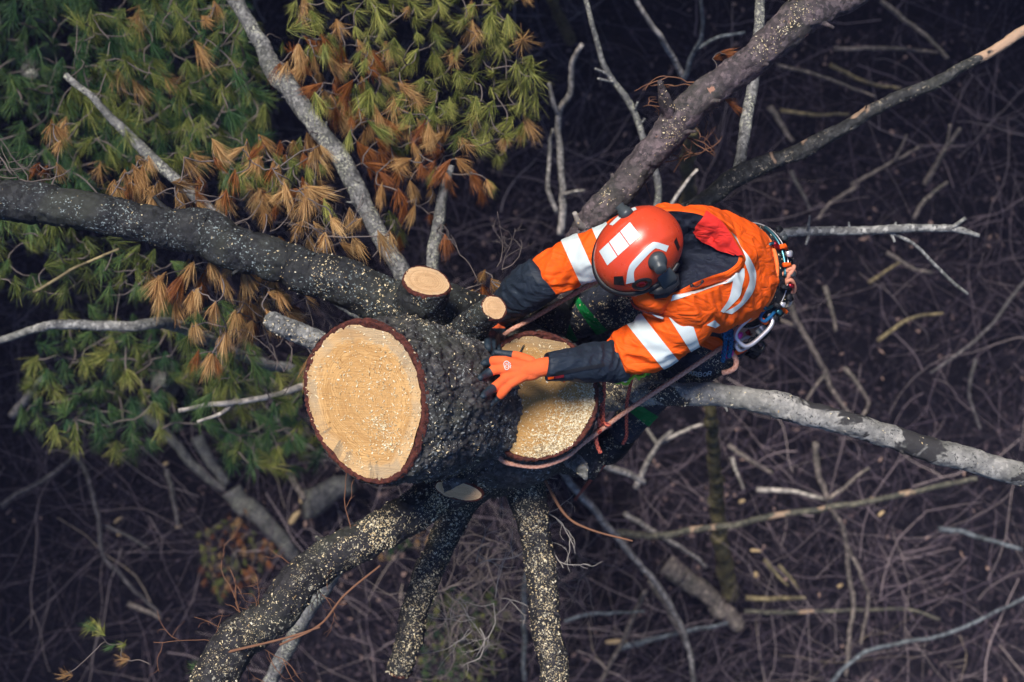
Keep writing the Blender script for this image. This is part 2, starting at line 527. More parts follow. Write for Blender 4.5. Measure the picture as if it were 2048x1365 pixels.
def stem(name, parent, contour, cpx, n, path, ns, nrow, mat, woodmat, pith_px, inset=0.014, cell=0.04, amp=0.014, seed=1, facename='cut_face'):
    c = P(*cpx)
    e1, e2, n = basis(n)
    pts = [on_plane(x, y, c, n) for x, y in contour]
    th, rr = polar(pts, c, e1, e2, ns)
    rows = cr(np.array([[*c, 0.0]] + [[*P(x, y, d), r] for x, y, d, r in path]), nrow)
    C, R = rows[:, :3], rows[:, 3]
    t = np.linspace(0, 1, nrow)
    R = np.interp(t, np.linspace(0, 1, len(path) + 1), [rr.mean()] + [p[3] for p in path])
    b = sstep(t, 0.0, 0.55)[:, None]
    A1 = nrm((1 - b) * e1 + b * np.array([1.0, 0, 0]))
    A2 = nrm((1 - b) * e2 + b * np.array([0, 1.0, 0]))
    rad = (1 - b) * rr[None] + b * R[:, None]
    G = C[:, None] + rad[..., None] * (np.cos(th)[None, :, None] * A1[:, None] + np.sin(th)[None, :, None] * A2[:, None])
    N = -grid_normals(G)
    cen = G - C[:, None]
    N = np.where((N * cen).sum(-1, keepdims=True) < 0, -N, N)
    L = np.concatenate([[0], np.cumsum(np.linalg.norm(np.diff(C, axis=0), axis=1))])
    f = 0.25 + 0.75 * sstep(L, 0.0, 0.03)
    D = bark_disp(G, cell, amp, seed) + 0.028 * fbm(G * 6, 3, seed + 3) * sstep(L, 0, 0.1)[:, None]
    G = G + N * (D * f[:, None])[..., None]
    o = mk(name, G.reshape(-1, 3), quads(nrow, ns)[:, ::-1], mat, parent)
    SURF[o.name] = (G.reshape(-1, 3), quads(nrow, ns)[:, ::-1])
    rim_ring('bark_rim', o, c, n, th, rr, inset, M['inner'])
    pith = on_plane(*pith_px, c, n)
    d, key = cut_disc(facename, o, c, n, th, rr, woodmat, pith, inset)
    return o, key

left_contour = [(608, 770), (613, 725), (640, 680), (680, 648), (725, 638), (775, 655), (815, 690), (840, 740), (850, 800), (845, 860), (826, 920), (800, 955), (765, 970), (720, 960), (680, 935), (645, 890), (620, 840)]
nL = nrm([-0.50, 0.02, 0.86])
stemL, KL = stem('stem', TREE, left_contour, (730, 800, 3.95), nL,
                 [(800, 800, 4.07, 0.245), (880, 797, 4.28, 0.25), (950, 797, 4.55, 0.27), (1000, 797, 4.9, 0.28)],
                 420, 250, M['bark'], M['wood_big'], (738, 806), cell=0.05, amp=0.016, seed=2)
stemL['label'] = 'taller sawn stem leaning left with oval cut face'
right_contour = [(975, 745), (985, 705), (1015, 678), (1060, 664), (1110, 671), (1150, 692), (1180, 730), (1196, 785), (1192, 832), (1170, 872), (1130, 905), (1080, 922), (1020, 916), (985, 880), (970, 800)]
nR = nrm([0.10, -0.03, 0.99])
stemR, KR = stem('stem', TREE, right_contour, (1083, 795, 4.32), nR,
                 [(1080, 795, 4.42, 0.205), (1068, 797, 4.6, 0.22), (1050, 800, 4.95, 0.25)],
                 280, 110, M['bark'], M['wood_low'], (1068, 800), inset=0.012, cell=0.04, amp=0.016, seed=5)
stemR['label'] = 'lower sawn stem heaped with sawdust'

# trunk below the fork, down to the ground
tr = cr(np.array([[*P(1000, 805, 4.42), 0.20], [*P(1012, 803, 4.55), 0.275], [*P(1022, 802, 4.75), 0.31], [*P(1030, 800, 5.2), 0.30], [*P(1030, 795, 7.0), 0.30], [*P(1030, 790, 11.0), 0.34], [*P(1030, 790, 14.3), 0.40], [*P(1030, 790, 15.3), 0.55]]), 300, by_len=False)
ns = 220
tt = np.linspace(0, 1, 300) ** 1.0
th = np.arange(ns) * 2 * np.pi / ns
G = tr[:, None, :3] + tr[:, 3][:, None, None] * np.stack([np.cos(th), np.sin(th), 0 * th], -1)[None]
N = np.broadcast_to(np.stack([np.cos(th), np.sin(th), 0 * th], -1)[None], G.shape)
G = G + N * (bark_disp(G, 0.05, 0.016, 8) + 0.02 * fbm(G * 5, 2, 4))[..., None]
trunk = mk('trunk', np.vstack([G.reshape(-1, 3), tr[:1, :3]]), [quads(300, ns)[:, ::-1], np.stack([np.arange(ns), (np.arange(ns) + 1) % ns, np.full(ns, 300 * ns)], -1)], M['bark'], TREE)
SURF['trunk'] = (G[:60].reshape(-1, 3), quads(60, ns)[:, ::-1])

CENTER = {}
def limb(name, pts, mat, parent=TREE, ns=36, step=0.007, cell=0.022, amp=0.07, seed=0, label=None, cap=None, wob=0.06, kinks=0.0):
    """a tapering branch; pts = (px, py, depth, width in px)"""
    a = np.array([[*P(x, y, d), w * 0.5 * d / FPX] for x, y, d, w in pts])
    L = np.linalg.norm(np.diff(a[:, :3], axis=0), axis=1).sum()
    n = max(10, int(L / step))
    r = cr(a, n)
    C, R = r[:, :3], r[:, 3].copy()
    s = np.linspace(0, L, n)
    R *= 1 + wob * fbm(np.stack([s * 7, s * 0 + seed * 3.1, s * 0], -1), 3, seed)
    C = C + (0.35 * R.mean() + kinks) * np.stack([fbm(np.stack([s * 5, s * 0 + k, s * 0 + seed], -1), 3, seed + k) for k in range(3)], -1)
    T, Nn, B = frames(C)
    th = np.arange(ns) * 2 * np.pi / ns
    D = np.cos(th)[None, :, None] * Nn[:, None] + np.sin(th)[None, :, None] * B[:, None]
    G = C[:, None] + R[:, None, None] * D
    q = np.stack([np.broadcast_to(s[:, None] * 0.55, (n, ns)), R[:, None] * np.cos(th)[None], R[:, None] * np.sin(th)[None]], -1)
    disp = bark_disp(q + seed * 1.7, cell, 1.0, seed, (1, 1, 1)) * np.minimum(R * amp * 2.2, 0.008)[:, None]
    G = G + D * disp[..., None]
    V = G.reshape(-1, 3)
    F = [quads(n, ns)[:, ::-1][:, ::-1]]
    V = np.vstack([V, C[:1], C[-1:]])
    j = np.arange(ns); j2 = (j + 1) % ns
    F.append(np.vstack([np.stack([j2, j, np.full(ns, n * ns)], -1), np.stack([(n - 1) * ns + j, (n - 1) * ns + j2, np.full(ns, n * ns + 1)], -1)]))
    o = mk(name, V, F, mat, parent)
    SURF[o.name] = (G.reshape(-1, 3), F[0])
    CENTER[o.name] = C
    if label: o['label'] = label
    if cap:
        tdir = nrm(C[-1] - C[-4])
        cdir = nrm(tdir + np.asarray(cap[1])) if cap[1] is not None else tdir
        e1, e2, nn = basis(cdir)
        thc = np.arange(64) * 2 * np.pi / 64
        rr = np.full(64, R[-1] * 1.03)
        if len(cap) > 2:
            rr = rr * 1.0 / np.sqrt((np.cos(thc + 0.2) / cap[2]) ** 2 + (np.sin(thc + 0.2) / cap[3]) ** 2)
        rr = rr * (1 + 0.05 * vnoise(np.stack([np.cos(thc) * 2, np.sin(thc) * 2, thc * 0 + seed], -1), 2))
        cc = C[-1] + nn * 0.004
        rim_ring('bark_rim', o, cc, nn, thc, rr, cap[0], M['inner'], 0.002)
        cut_disc('cut_face', o, cc + nn * 0.001, nn, thc, rr, M['wood_stub'], None, cap[0], 0, 14)
    return o

# the big radiating limbs
b1 = limb('branch', [(960, 690, 4.75, 190), (880, 640, 4.60, 150), (800, 605, 4.52, 112), (700, 570, 4.5, 92), (600, 530, 4.5, 84), (500, 500, 4.5, 86), (410, 465, 4.5, 92), (330, 450, 4.48, 78), (200, 425, 4.46, 76), (100, 405, 4.45, 78), (-60, 385, 4.43, 76)], M['bark_specked'], ns=56, step=0.006, amp=0.09, seed=3, label='thick dark limb with lichen and painted glint specks, reaching left')
b2 = limb('branch', [(990, 905, 4.8, 170), (900, 962, 4.66, 108), (840, 1004, 4.58, 80), (760, 1060, 4.52, 78), (660, 1126, 4.48, 78), (570, 1190, 4.42, 82), (505, 1250, 4.4, 84), (450, 1320, 4.36, 88), (385, 1420, 4.3, 90)], M['bark_dark'], ns=52, step=0.006, amp=0.08, seed=4, wob=0.03, label='thick sawdust-covered limb running to the lower left')
b3 = limb('branch', [(985, 930, 4.95, 120), (930, 1000, 5.0, 70), (890, 1070, 5.02, 60), (860, 1150, 5.05, 56), (830, 1240, 5.1, 54), (800, 1345, 5.15, 50)], M['bark_dark'], ns=40, seed=5, label='slim sawdust-covered limb between two others at the bottom', cap=(0.003, None))
b4 = limb('branch', [(1035, 900, 4.92, 140), (1050, 965, 4.85, 84), (1068, 1040, 4.82, 62), (1080, 1120, 4.8, 58), (1090, 1220, 4.78, 56), (1102, 1310, 4.75, 56), (1110, 1420, 4.7, 56)], M['bark_dark'], ns=40, seed=6, label='straight sawdust-covered limb running to the bottom edge')
b5 = limb('branch', [(1120, 810, 4.85, 78), (1200, 792, 4.75, 66), (1260, 789, 4.68, 58), (1340, 789, 4.6, 46), (1440, 795, 4.56, 45), (1530, 805, 4.53, 48), (1560, 812, 4.52, 51), (1650, 838, 4.5, 47), (1760, 870, 4.48, 46), (1860, 898, 4.46, 48), (1960, 925, 4.44, 48), (2120, 965, 4.4, 46)], M['bark_grey'], ns=44, step=0.006, amp=0.05, seed=7, label='pale grey limb with dark bark patches reaching right')
b6 = limb('branch', [(1030, 690, 4.92, 150), (1095, 600, 4.8, 90), (1150, 510, 4.68, 66), (1190, 440, 4.6, 60), (1245, 370, 4.56, 60), (1300, 300, 4.52, 60), (1350, 240, 4.5, 66), (1420, 180, 4.48, 62), (1500, 120, 4.46, 64), (1570, 65, 4.44, 74), (1610, 35, 4.43, 78), (1680, 10, 4.42, 56), (1790, -50, 4.4, 52)], M['bark_smooth'], ns=44, step=0.006, amp=0.05, seed=8, label='thick smooth brown-grey limb reaching the upper right')
limb('branch', [(1600, 60, 4.45, 40), (1600, 10, 4.42, 44), (1598, -60, 4.4, 40)], M['bark_dark'], ns=28, seed=81, label='stub fork of the upper right limb')
limb('stub', [(1345, 245, 4.5, 26), (1330, 205, 4.44, 26), (1318, 165, 4.38, 9)], M['bark_smooth'], ns=20, seed=82, label='short pointed broken stub on the upper right limb')
limb('stub', [(1180, 460, 4.62, 20), (1160, 450, 4.56, 14), (1148, 425, 4.52, 10)], M['twig_pale'], ns=12, seed=83)
b7 = limb('branch', [(1180, 600, 5.15, 44), (1290, 490, 5.1, 38), (1390, 410, 5.05, 34), (1480, 352, 5.0, 38), (1560, 318, 4.98, 30), (1610, 295, 4.96, 32), (1700, 245, 4.93, 25), (1790, 197, 4.9, 25), (1870, 170, 4.88, 22), (1960, 115, 4.85, 20), (2110, 25, 4.8, 20)], M['dead_peel'], ns=26, seed=9, amp=0.09, label='slender dark limb with a peeled patch at upper right')
limb('branch', [(1470, 352, 5.02, 24), (1478, 320, 5.05, 22), (1490, 250, 5.12, 24), (1505, 170, 5.2, 22), (1515, 90, 5.28, 20), (1520, -30, 5.4, 19)], M['bark_lichen'], ns=20, seed=10, label='thin grey side limb pointing to the top edge')
b8 = limb('branch', [(930, 740, 5.3, 60), (830, 590, 5.25, 40), (790, 520, 5.25, 34), (740, 430, 5.28, 34), (690, 340, 5.3, 38), (660, 290, 5.32, 36), (600, 210, 5.35, 36), (550, 145, 5.38, 40), (520, 85, 5.4, 30), (470, 0, 5.45, 28), (435, -60, 5.5, 26)], M['bark_lichen'], ns=30, seed=11, label='pale lichened limb reaching the upper left')
b9 = limb('branch', [(900, 740, 5.6, 44), (620, 560, 5.6, 28), (470, 460, 5.62, 24), (380, 385, 5.65, 22), (310, 320, 5.68, 22), (250, 265, 5.7, 20), (190, 205, 5.72, 14), (130, 148, 5.76, 13)], M['bark_lichen'], ns=18, seed=12, label='thin pale limb buried in the needles at upper left')
b10 = limb('branch', [(960, 700, 5.5, 40), (880, 570, 5.4, 24), (866, 510, 5.38, 26), (880, 420, 5.36, 22), (905, 330, 5.34, 14)], M['bark_lichen'], ns=18, seed=13, label='short upright pale limb beside the green needles')
b11 = limb('branch', [(980, 810, 8.6, 50), (620, 750, 8.2, 22), (430, 688, 7.3, 22), (342, 646, 6.3, 24), (240, 652, 6.15, 20), (150, 650, 6.12, 20), (50, 665, 6.1, 16), (-40, 690, 6.1, 12)], M['dead'], ns=18, seed=14, kinks=0.004, label='dead grey limb ending at the left edge')
b12 = limb('branch', [(1150, 700, 6.0, 40), (1400, 520, 5.7, 26), (1530, 477, 5.6, 20), (1640, 464, 5.55, 18), (1760, 462, 5.5, 18), (1850, 459, 5.48, 16), (1905, 458, 5.46, 15), (1960, 470, 5.45, 8)], M['dead'], ns=18, seed=15, kinks=0.004, label='dead whitish limb behind the climber on the right')
limb('twig', [(1780, 465, 5.5, 8), (1830, 490, 5.52, 7), (1870, 530, 5.55, 7), (1905, 565, 5.58, 7), (1935, 588, 5.6, 6)], M['dead'], ns=8, seed=16, cell=0.01)
limb('twig', [(1900, 458, 5.46, 9), (1915, 448, 5.44, 8), (1932, 436, 5.42, 7)], M['dead'], ns=8, seed=17, cell=0.01)
for a in [[(1620, 466, 5.56, 7), (1612, 490, 5.55, 5)], [(1616, 462, 5.55, 7), (1620, 432, 5.5, 4)], [(1700, 464, 5.53, 6), (1698, 445, 5.5, 4)], [(1782, 465, 5.5, 7), (1790, 485, 5.5, 6)], [(1786, 462, 5.5, 7), (1793, 445, 5.48, 5)]]:
    limb('twig', a, M['dead'], ns=8, seed=18, cell=0.01)
b13 = limb('branch', [(1230, 640, 6.6, 20), (1312, 420, 6.5, 15), (1306, 330, 6.45, 15), (1285, 275, 6.4, 14), (1262, 210, 6.35, 13), (1215, 145, 6.3, 12), (1195, 90, 6.25, 11), (1180, 40, 6.2, 10), (1165, -30, 6.2, 10)], M['bark_lichen'], ns=12, seed=19, label='thin lichened limb curving to the top edge')
for a in [[(1215, 150, 6.3, 6), (1190, 138, 6.25, 4)], [(1225, 165, 6.3, 5), (1195, 158, 6.25, 4)], [(1268, 225, 6.36, 6), (1275, 205, 6.3, 4)], [(1280, 250, 6.4, 5), (1290, 238, 6.38, 4)]]:
    limb('twig', a, M['dead'], ns=8, seed=20, cell=0.01)

# knots and snapped side twigs along the limbs
for bo_, ks, mt_ in ((b6, (0.30, 0.38, 0.52, 0.60, 0.71, 0.83), 'bark_smooth'), (b5, (0.35, 0.47, 0.58, 0.69, 0.8), 'bark_grey'), (b1, (0.35, 0.48, 0.62, 0.8), 'bark_specked'), (b8, (0.4, 0.55, 0.66, 0.8), 'bark_lichen'), (b7, (0.4, 0.5, 0.62, 0.75), 'bark_dark'), (b2, (0.5, 0.65, 0.8), 'bark_dark'), (b4, (0.45, 0.6, 0.75), 'bark_dark')):
    C_ = CENTER[bo_.name]
    for k_ in ks:
        i_ = int(k_ * len(C_)); c_ = C_[i_]
        T_ = nrm(C_[min(i_ + 4, len(C_) - 1)] - C_[i_ - 4])
        s_ = nrm(np.cross(T_, [0, 0, 1])) * rng.choice([-1, 1])
        R_ = np.linalg.norm(SURF[bo_.name][0] - c_, axis=1).min()
        dr_ = nrm(s_ * rng.uniform(0.5, 1) + np.array([0, 0, rng.uniform(0.1, 0.8)]) + T_ * 0.5)
        L_ = R_ * rng.uniform(0.3, 1.3)
        pts_ = np.array([c_ + dr_ * R_ * 0.5, c_ + dr_ * R_ * 0.95, c_ + dr_ * (R_ + L_ * 0.5), c_ + dr_ * (R_ + L_)])
        rr_ = R_ * np.array([0.55, 0.42, 0.2, 0.13]) * rng.uniform(0.6, 1.0)
        v_, f_ = tubeVF(cr(np.hstack([pts_, rr_[:, None]]), 14)[:, :3], cr(np.hstack([pts_, rr_[:, None]]), 14)[:, 3], 12)
        v_ = v_ + nrm(v_ - c_) * (0.10 * R_ * fbm(v_ * 60, 3, 5))[:, None]
        mk('snapped_twig', v_, f_, M[mt_], bo_)

# the sawn-off stubs on the trunk
limb('stub', [(850, 690, 4.46, 120), (846, 650, 4.34, 102), (850, 610, 4.27, 97), (854, 564, 4.225, 94)], M['bark_specked'], ns=72, step=0.004, seed=21, wob=0.02, cap=(0.005, None), label='largest sawn-off stub with a clean oval face')
limb('stub', [(920, 690, 4.42, 84), (945, 660, 4.26, 64), (965, 640, 4.20, 56), (988, 620, 4.15, 52)], M['bark_specked'], ns=56, step=0.004, seed=22, wob=0.02, cap=(0.004, (0.0, 0.0, 0.25)), label='smaller sawn-off stub in front of the gloved hand')
limb('stub', [(905, 880, 4.40, 50), (932, 884, 4.22, 44), (956, 890, 4.12, 36)], M['bark_lichen'], ns=36, step=0.004, seed=23, wob=0.02, cap=(0.003, (0.55, -0.45, 0.1)), label='tiny sawn-off stub on the dark flank of the trunk')
limb('stub', [(930, 905, 4.50, 84), (923, 948, 4.40, 72), (917, 978, 4.335, 62)], M['bark'], ns=64, step=0.004, seed=24, wob=0.02, cap=(0.005, (-0.30, 0.15, 0.45), 1.6, 0.66), label='flush sawn-off stub below the trunk flank')
limb('stub', [(690, 715, 4.42, 50), (640, 685, 4.36, 44), (590, 660, 4.32, 42), (545, 640, 4.28, 36), (536, 636, 4.28, 20)], M['dead'], ns=36, step=0.005, seed=25, amp=0.12, label='broken grey dead stub behind the left cut face')
limb('stub', [(1120, 900, 4.75, 34), (1150, 925, 4.62, 30), (1165, 940, 4.55, 26), (1174, 960, 4.5, 10)], M['dead'], ns=24, step=0.005, seed=26, amp=0.14, label='splintered grey stub under the lower stump')
limb('stub', [(1110, 890, 4.78, 90), (1150, 905, 4.72, 84), (1195, 930, 4.72, 60)], M['bark_dark'], ns=40, step=0.006, seed=27)
limb('stub', [(1060, 690, 4.75, 90), (1100, 640, 4.66, 80), (1120, 610, 4.62, 60)], M['bark_dark'], ns=40, step=0.006, seed=28)
limb('branch', [(700, 1090, 5.6, 40), (640, 1185, 5.7, 34), (590, 1270, 5.8, 30), (535, 1380, 5.9, 28)], M['bark_lichen'], ns=20, seed=30, label='pale green-grey limb under the lower left limb')

# ------------------------------------------------------------------ twigs and needles on the pine
def twig_curve(a, b, bow=0.08, n=8, jit=0.03):
    a, b = np.asarray(a), np.asarray(b)
    L = np.linalg.norm(b - a)
    t = np.linspace(0, 1, n)[:, None]
    off = rng.normal(0, 1, 3) * bow * L
    off[2] = -abs(off[2]) * 0.5
    c = a + (b - a) * t + off * 4 * t * (1 - t)
    s = rng.uniform(0, 100)
    j = np.stack([vnoise(np.stack([t[:, 0] * 4 + s, t[:, 0] * 0 + k, t[:, 0] * 0], -1), 7) for k in range(3)], -1)
    return c + j * jit * L * np.sin(np.pi * t) ** 0.5

def make_tuft(seed, n, length, cone0, cone1, bend, width=0.0019, shoot=0.03, clump=0):
    r = np.random.default_rng(seed)
    V, F, A = [], [], []
    k = 0
    dirs = r.uniform(0, 2 * np.pi, max(1, clump))
    for i in range(n):
        az = r.uniform(0, 2 * np.pi) if not clump else dirs[r.integers(clump)] + r.normal(0, 0.35)
        co = r.uniform(cone0, cone1)
        d = np.array([math.sin(co) * math.cos(az), math.sin(co) * math.sin(az), math.cos(co)])
        L = length * r.uniform(0.55, 1.15) * (1.0 - 0.25 * (co - cone0) / max(1e-3, cone1 - cone0))
        st = np.array([0, 0, r.uniform(-shoot, 0)]) + d * 0.002
        d2 = nrm(d + np.array([0, 0, bend]) + r.normal(0, 0.12, 3))
        d3 = nrm(d2 + np.array([0, 0, bend * 0.8]) + r.normal(0, 0.14, 3))
        p1 = st + d * L * 0.36
        p2 = p1 + d2 * L * 0.34
        p3 = p2 + d3 * L * 0.30
        side = nrm(np.cross(d, r.normal(0, 1, 3))) * width * 0.5
        V += [st - side * .7, st + side * .7, p1 - side, p1 + side, p2 - side, p2 + side, p3]
        F += [[k, k + 1, k + 3, k + 2], [k + 2, k + 3, k + 5, k + 4]]
        a_ = r.uniform(0, 0.75)
        A += [a_, a_, a_ + 0.04, a_ + 0.04, a_ + 0.14, a_ + 0.14, a_ + 0.30]
        k += 7
    F4 = np.array(F)
    F3 = np.array([[7 * i + 4, 7 * i + 5, 7 * i + 6] for i in range(n)])
    return np.array(V), F4, F3, np.array(A)

def needle_mat(name, c0, c1, c2):
    t = NT(name)
    r = t.attr('rnd')
    orr = t.n('ObjectInfo').outputs['Random']
    pn = t.noise(t.n('NewGeometry').outputs['Position'], 2.2, 2)
    f = t.math('ADD', t.math('MULTIPLY', r, 0.55), t.math('ADD', t.math('MULTIPLY', orr, 0.25), t.math('MULTIPLY', pn, 0.2)))
    c = t.ramp(f, [(0.15, c0), (0.5, c1), (0.85, c2)])
    dif = t.n('BsdfPrincipled', {'Base Color': c, 'Roughness': 0.55, 'Specular IOR Level': 0.35})
    tr_ = t.n('BsdfTranslucent', {'Color': c})
    mx = t.n('MixShader', {0: 0.15, 1: dif.outputs[0], 2: tr_.outputs[0]})
    t.t.links.new(mx.outputs[0], t.out.inputs['Surface'])
    return t.m
M['needle_green'] = needle_mat('green_pine_needles', (0.022, 0.050, 0.018), (0.15, 0.185, 0.036), (0.55, 0.51, 0.14))
M['needle_deep'] = needle_mat('deep_green_pine_needles', (0.012, 0.050, 0.028), (0.045, 0.115, 0.038), (0.18, 0.24, 0.06))
M['needle_brown'] = needle_mat('dead_brown_pine_needles', (0.22, 0.095, 0.03), (0.50, 0.28, 0.105), (0.78, 0.54, 0.26))
M['needle_rust'] = needle_mat('rust_pine_needles', (0.14, 0.035, 0.012), (0.30, 0.10, 0.025), (0.45, 0.19, 0.06))

TUFTS = {}
for key, arg in {'green': (120, 0.112, 0.05, 1.10, 0.24, 0.00125, 0.025, 0), 'brown': (120, 0.122, 0.02, 0.70, 0.48, 0.0012, 0.010, 0), 'deep': (130, 0.125, 0.1, 1.15, 0.30, 0.0018, 0.05, 0)}.items():
    TUFTS[key] = []
    for k in range(12):
        r_ = np.random.default_rng(k * 31 + len(key))
        n_, L_, c0_, c1_, b_, w_, s_, cl_ = arg
        TUFTS[key].append(make_tuft(100 + k * 13 + len(key), int(n_ * r_.uniform(0.45, 1.1)), L_ * r_.uniform(0.75, 1.2), c0_, c1_ * r_.uniform(0.55, 1.25), b_ * r_.uniform(0.3, 1.2), w_, s_ * r_.uniform(0.5, 3.0), 0))
TM = {}
def tuft_mesh(key, mat, k):
    if (key, mat, k) not in TM:
        V, F4, F3, A = TUFTS[key][k]
        ob = mk('needle_tuft', V, [F4, F3], M[mat], None, True, {'rnd': A})
        TM[(key, mat, k)] = ob.data
        bpy.data.objects.remove(ob, do_unlink=True)
    return TM[(key, mat, k)]

def rot_to(d):
    q = Vector(d).to_track_quat('Z', 'Y').to_matrix()
    return q @ Matrix.Rotation(rng.uniform(0, 6.283), 3, 'Z')

def add_tuft(parent, pos, d, key, mat, s=1.0):
    ob = bpy.data.objects.new('needle_tuft', tuft_mesh(key, mat, int(rng.integers(12))))
    COL.objects.link(ob)
    ob.parent = parent
    mt = rot_to(d).to_4x4()
    ob.matrix_local = Matrix.Translation(Vector(pos - off_of(parent))) @ mt @ Matrix.Scale(s, 4)
    return ob

def in_poly(x, y, poly):
    c = False
    j = len(poly) - 1
    for i in range(len(poly)):
        (xi, yi), (xj, yj) = poly[i], poly[j]
        if (yi > y) != (yj > y) and x < (xj - xi) * (y - yi) / (yj - yi) + xi:
            c = not c
        j = i
    return c

def poisson(poly, dist, tries=2600):
    xs = [p[0] for p in poly]; ys = [p[1] for p in poly]
    out = []
    for _ in range(tries):
        x, y = rng.uniform(min(xs), max(xs)), rng.uniform(min(ys), max(ys))
        if in_poly(x, y, poly) and all((x - a) ** 2 + (y - b) ** 2 > dist * dist for a, b in out):
            out.append((x, y))
    return out

def grow(targets, seeds, twigs, r0=0.0022, reach=0.9):
    """connect tuft bases to the nearest twig already grown, starting from the limb"""
    nodes = [np.asarray(s) for s in seeds]
    S_ = np.array(seeds)
    targets = sorted(targets, key=lambda t: float(np.linalg.norm(S_ - t, axis=1).min()))
    ends = {}
    for b in targets:
        A = np.array(nodes)
        d = np.linalg.norm((A - b) * np.array([1, 1, 0.7]), axis=1)
        k = int(np.argmin(d + 0.02 * rng.uniform(0, 1, len(d))))
        c = twig_curve(A[k], b, 0.10, 9, 0.05)
        L = np.linalg.norm(b - A[k])
        twigs.tube(c, np.linspace(r0 * (1.3 + 1.2 * min(L, 1)), r0, 9), 5, rng.uniform())
        nodes += [c[4], c[6], c[8]]
        ends[tuple(b)] = nrm(c[8] - c[6])
    return ends

counts = {'main': 0}
def foliage(parent, specs, seeds, droop, part_limit=300, stuff_mat='needle_green', twig_mat='twig', tag_count='main', r0=0.0022):
    """specs: list of (pos, key, mat, scale)"""
    tw = Batch()
    ends = grow([s[0] for s in specs], seeds, tw, r0)
    tw.build('twigs', M[twig_mat], parent)['kind'] = 'stuff'
    rest = {}
    for pos, key, mat, sc in specs:
        e = ends[tuple(pos)]
        d = nrm(0.35 * e + np.asarray(droop) + rng.normal(0, 0.30, 3))
        if counts.setdefault(tag_count, 0) < part_limit:
            counts[tag_count] += 1
            add_tuft(parent, pos, d, key, mat, sc)
        else:
            V, F4, F3, A = TUFTS[key][int(rng.integers(12))]
            R = np.array(rot_to(d))
            rest.setdefault(mat, Batch()).add(V @ R.T * sc + pos, [F4, F3], A)
    for mat, b in rest.items():
        b.build('needle_tufts', M[mat], parent)['kind'] = 'stuff'

def spec_from(pts, dlo, dhi, key, mats, sc=(0.6, 1.2)):
    out = []
    for p in pts:
        d = rng.uniform(dlo, dhi) if len(p) == 2 else p[2]
        out.append((P(p[0], p[1], d), key, mats[int(rng.integers(len(mats)))], rng.uniform(*sc)))
        if rng.uniform() < 0.45 and len(p) == 2:
            q_ = p[0] + rng.normal(0, 13), p[1] + rng.normal(0, 11)
            out.append((P(q_[0], q_[1], d + rng.uniform(-0.05, 0.08)), key, mats[int(rng.integers(len(mats)))], rng.uniform(*sc) * 0.85))
    return out

DROOP = (0.02, -0.75, -0.45)
# dead brown tassels, nearest the camera, along the left limb
br1 = poisson([(235, 335), (330, 330), (480, 300), (640, 400), (770, 490), (700, 510), (560, 450), (430, 425), (300, 410)], 46) + poisson([(310, 560), (400, 525), (500, 545), (620, 600), (600, 660), (500, 660), (420, 700), (340, 620)], 36) + [(430, 300), (285, 345), (262, 372), (318, 378), (355, 385), (452, 400), (545, 352), (600, 395), (612, 410), (300, 400), (108, 265), (120, 300), (95, 350), (115, 345), (640, 305), (500, 330), (560, 495), (620, 490), (650, 490), (680, 500), (700, 440),
       (318, 575), (325, 595), (355, 590), (385, 545), (392, 600), (420, 545), (460, 545), (495, 560), (520, 570), (480, 590), (505, 625), (475, 635), (540, 600), (535, 640), (395, 722), (425, 722), (440, 690), (530, 545), (370, 560), (545, 575), (620, 730), (985, 575), (1000, 590), (965, 590), (945, 600), (575, 620), (505, 655), (410, 560), (250, 360), (230, 385), (395, 400)]
foliage(b1, spec_from([(x, y - 14) for x, y in br1], 4.55, 4.95, 'brown', ['needle_brown', 'needle_brown', 'needle_brown', 'needle_brown', 'needle_brown', 'needle_rust'], (0.75, 1.15)), list(CENTER[b1.name][40:-20:6]), (0.03, -0.80, -0.30))
br2 = poisson([(565, 80), (640, 75), (760, 95), (770, 150), (690, 200), (620, 200), (560, 130)], 26) + poisson([(515, 270), (640, 265), (650, 400), (560, 420), (520, 380)], 26) + poisson([(700, 230), (830, 240), (890, 270), (900, 350), (840, 400), (760, 380), (700, 300)], 25) + [(940, 350), (975, 365), (960, 380), (860, 430), (890, 470), (830, 410), (720, 440), (780, 430), (800, 470)] + poisson([(640, 180), (760, 150), (770, 240), (690, 250)], 30)
gr1 = poisson([(560, 0), (1040, -10), (1050, 60), (1080, 150), (1065, 230), (990, 320), (930, 300), (880, 260), (800, 230), (740, 190), (690, 130), (600, 90)], 29) + [(650, 210), (680, 215), (630, 190), (930, 290), (1010, 270), (1045, 250), (660, 220), (740, 215), (900, 215), (950, 210)]
foliage(b8, spec_from(br2, 5.1, 5.6, 'brown', ['needle_rust', 'needle_brown', 'needle_rust', 'needle_brown', 'needle_green']) + spec_from(gr1, 5.05, 5.7, 'green', ['needle_green'] * 7 + ['needle_brown']), list(CENTER[b8.name][20:-8:5]) + list(CENTER[b10.name][30::6]), DROOP)
gr2 = poisson([(150, 20), (470, -10), (540, 200), (560, 330), (480, 380), (400, 330), (300, 330), (230, 400), (120, 330), (100, 240), (150, 160)], 30) + [(530, 390), (520, 330), (230, 420), (185, 375), (210, 415), (130, 380), (520, 405)]
foliage(b9, spec_from(gr2, 5.6, 6.5, 'green', ['needle_green'] * 6 + ['needle_deep', 'needle_deep', 'needle_brown'], (0.8, 1.25)), list(CENTER[b9.name][30:-2:4]) + list(CENTER[b8.name][60:-8:8]), DROOP)
gr3 = poisson([(-20, 440), (110, 450), (200, 470), (310, 500), (330, 570), (260, 600), (170, 590), (90, 600), (0, 560)], 34) + poisson([(380, 620), (470, 640), (480, 780), (420, 770), (370, 690)], 36) + [(345, 525), (280, 520), (420, 790), (440, 760), (500, 700), (510, 740), (600, 730), (560, 800)]
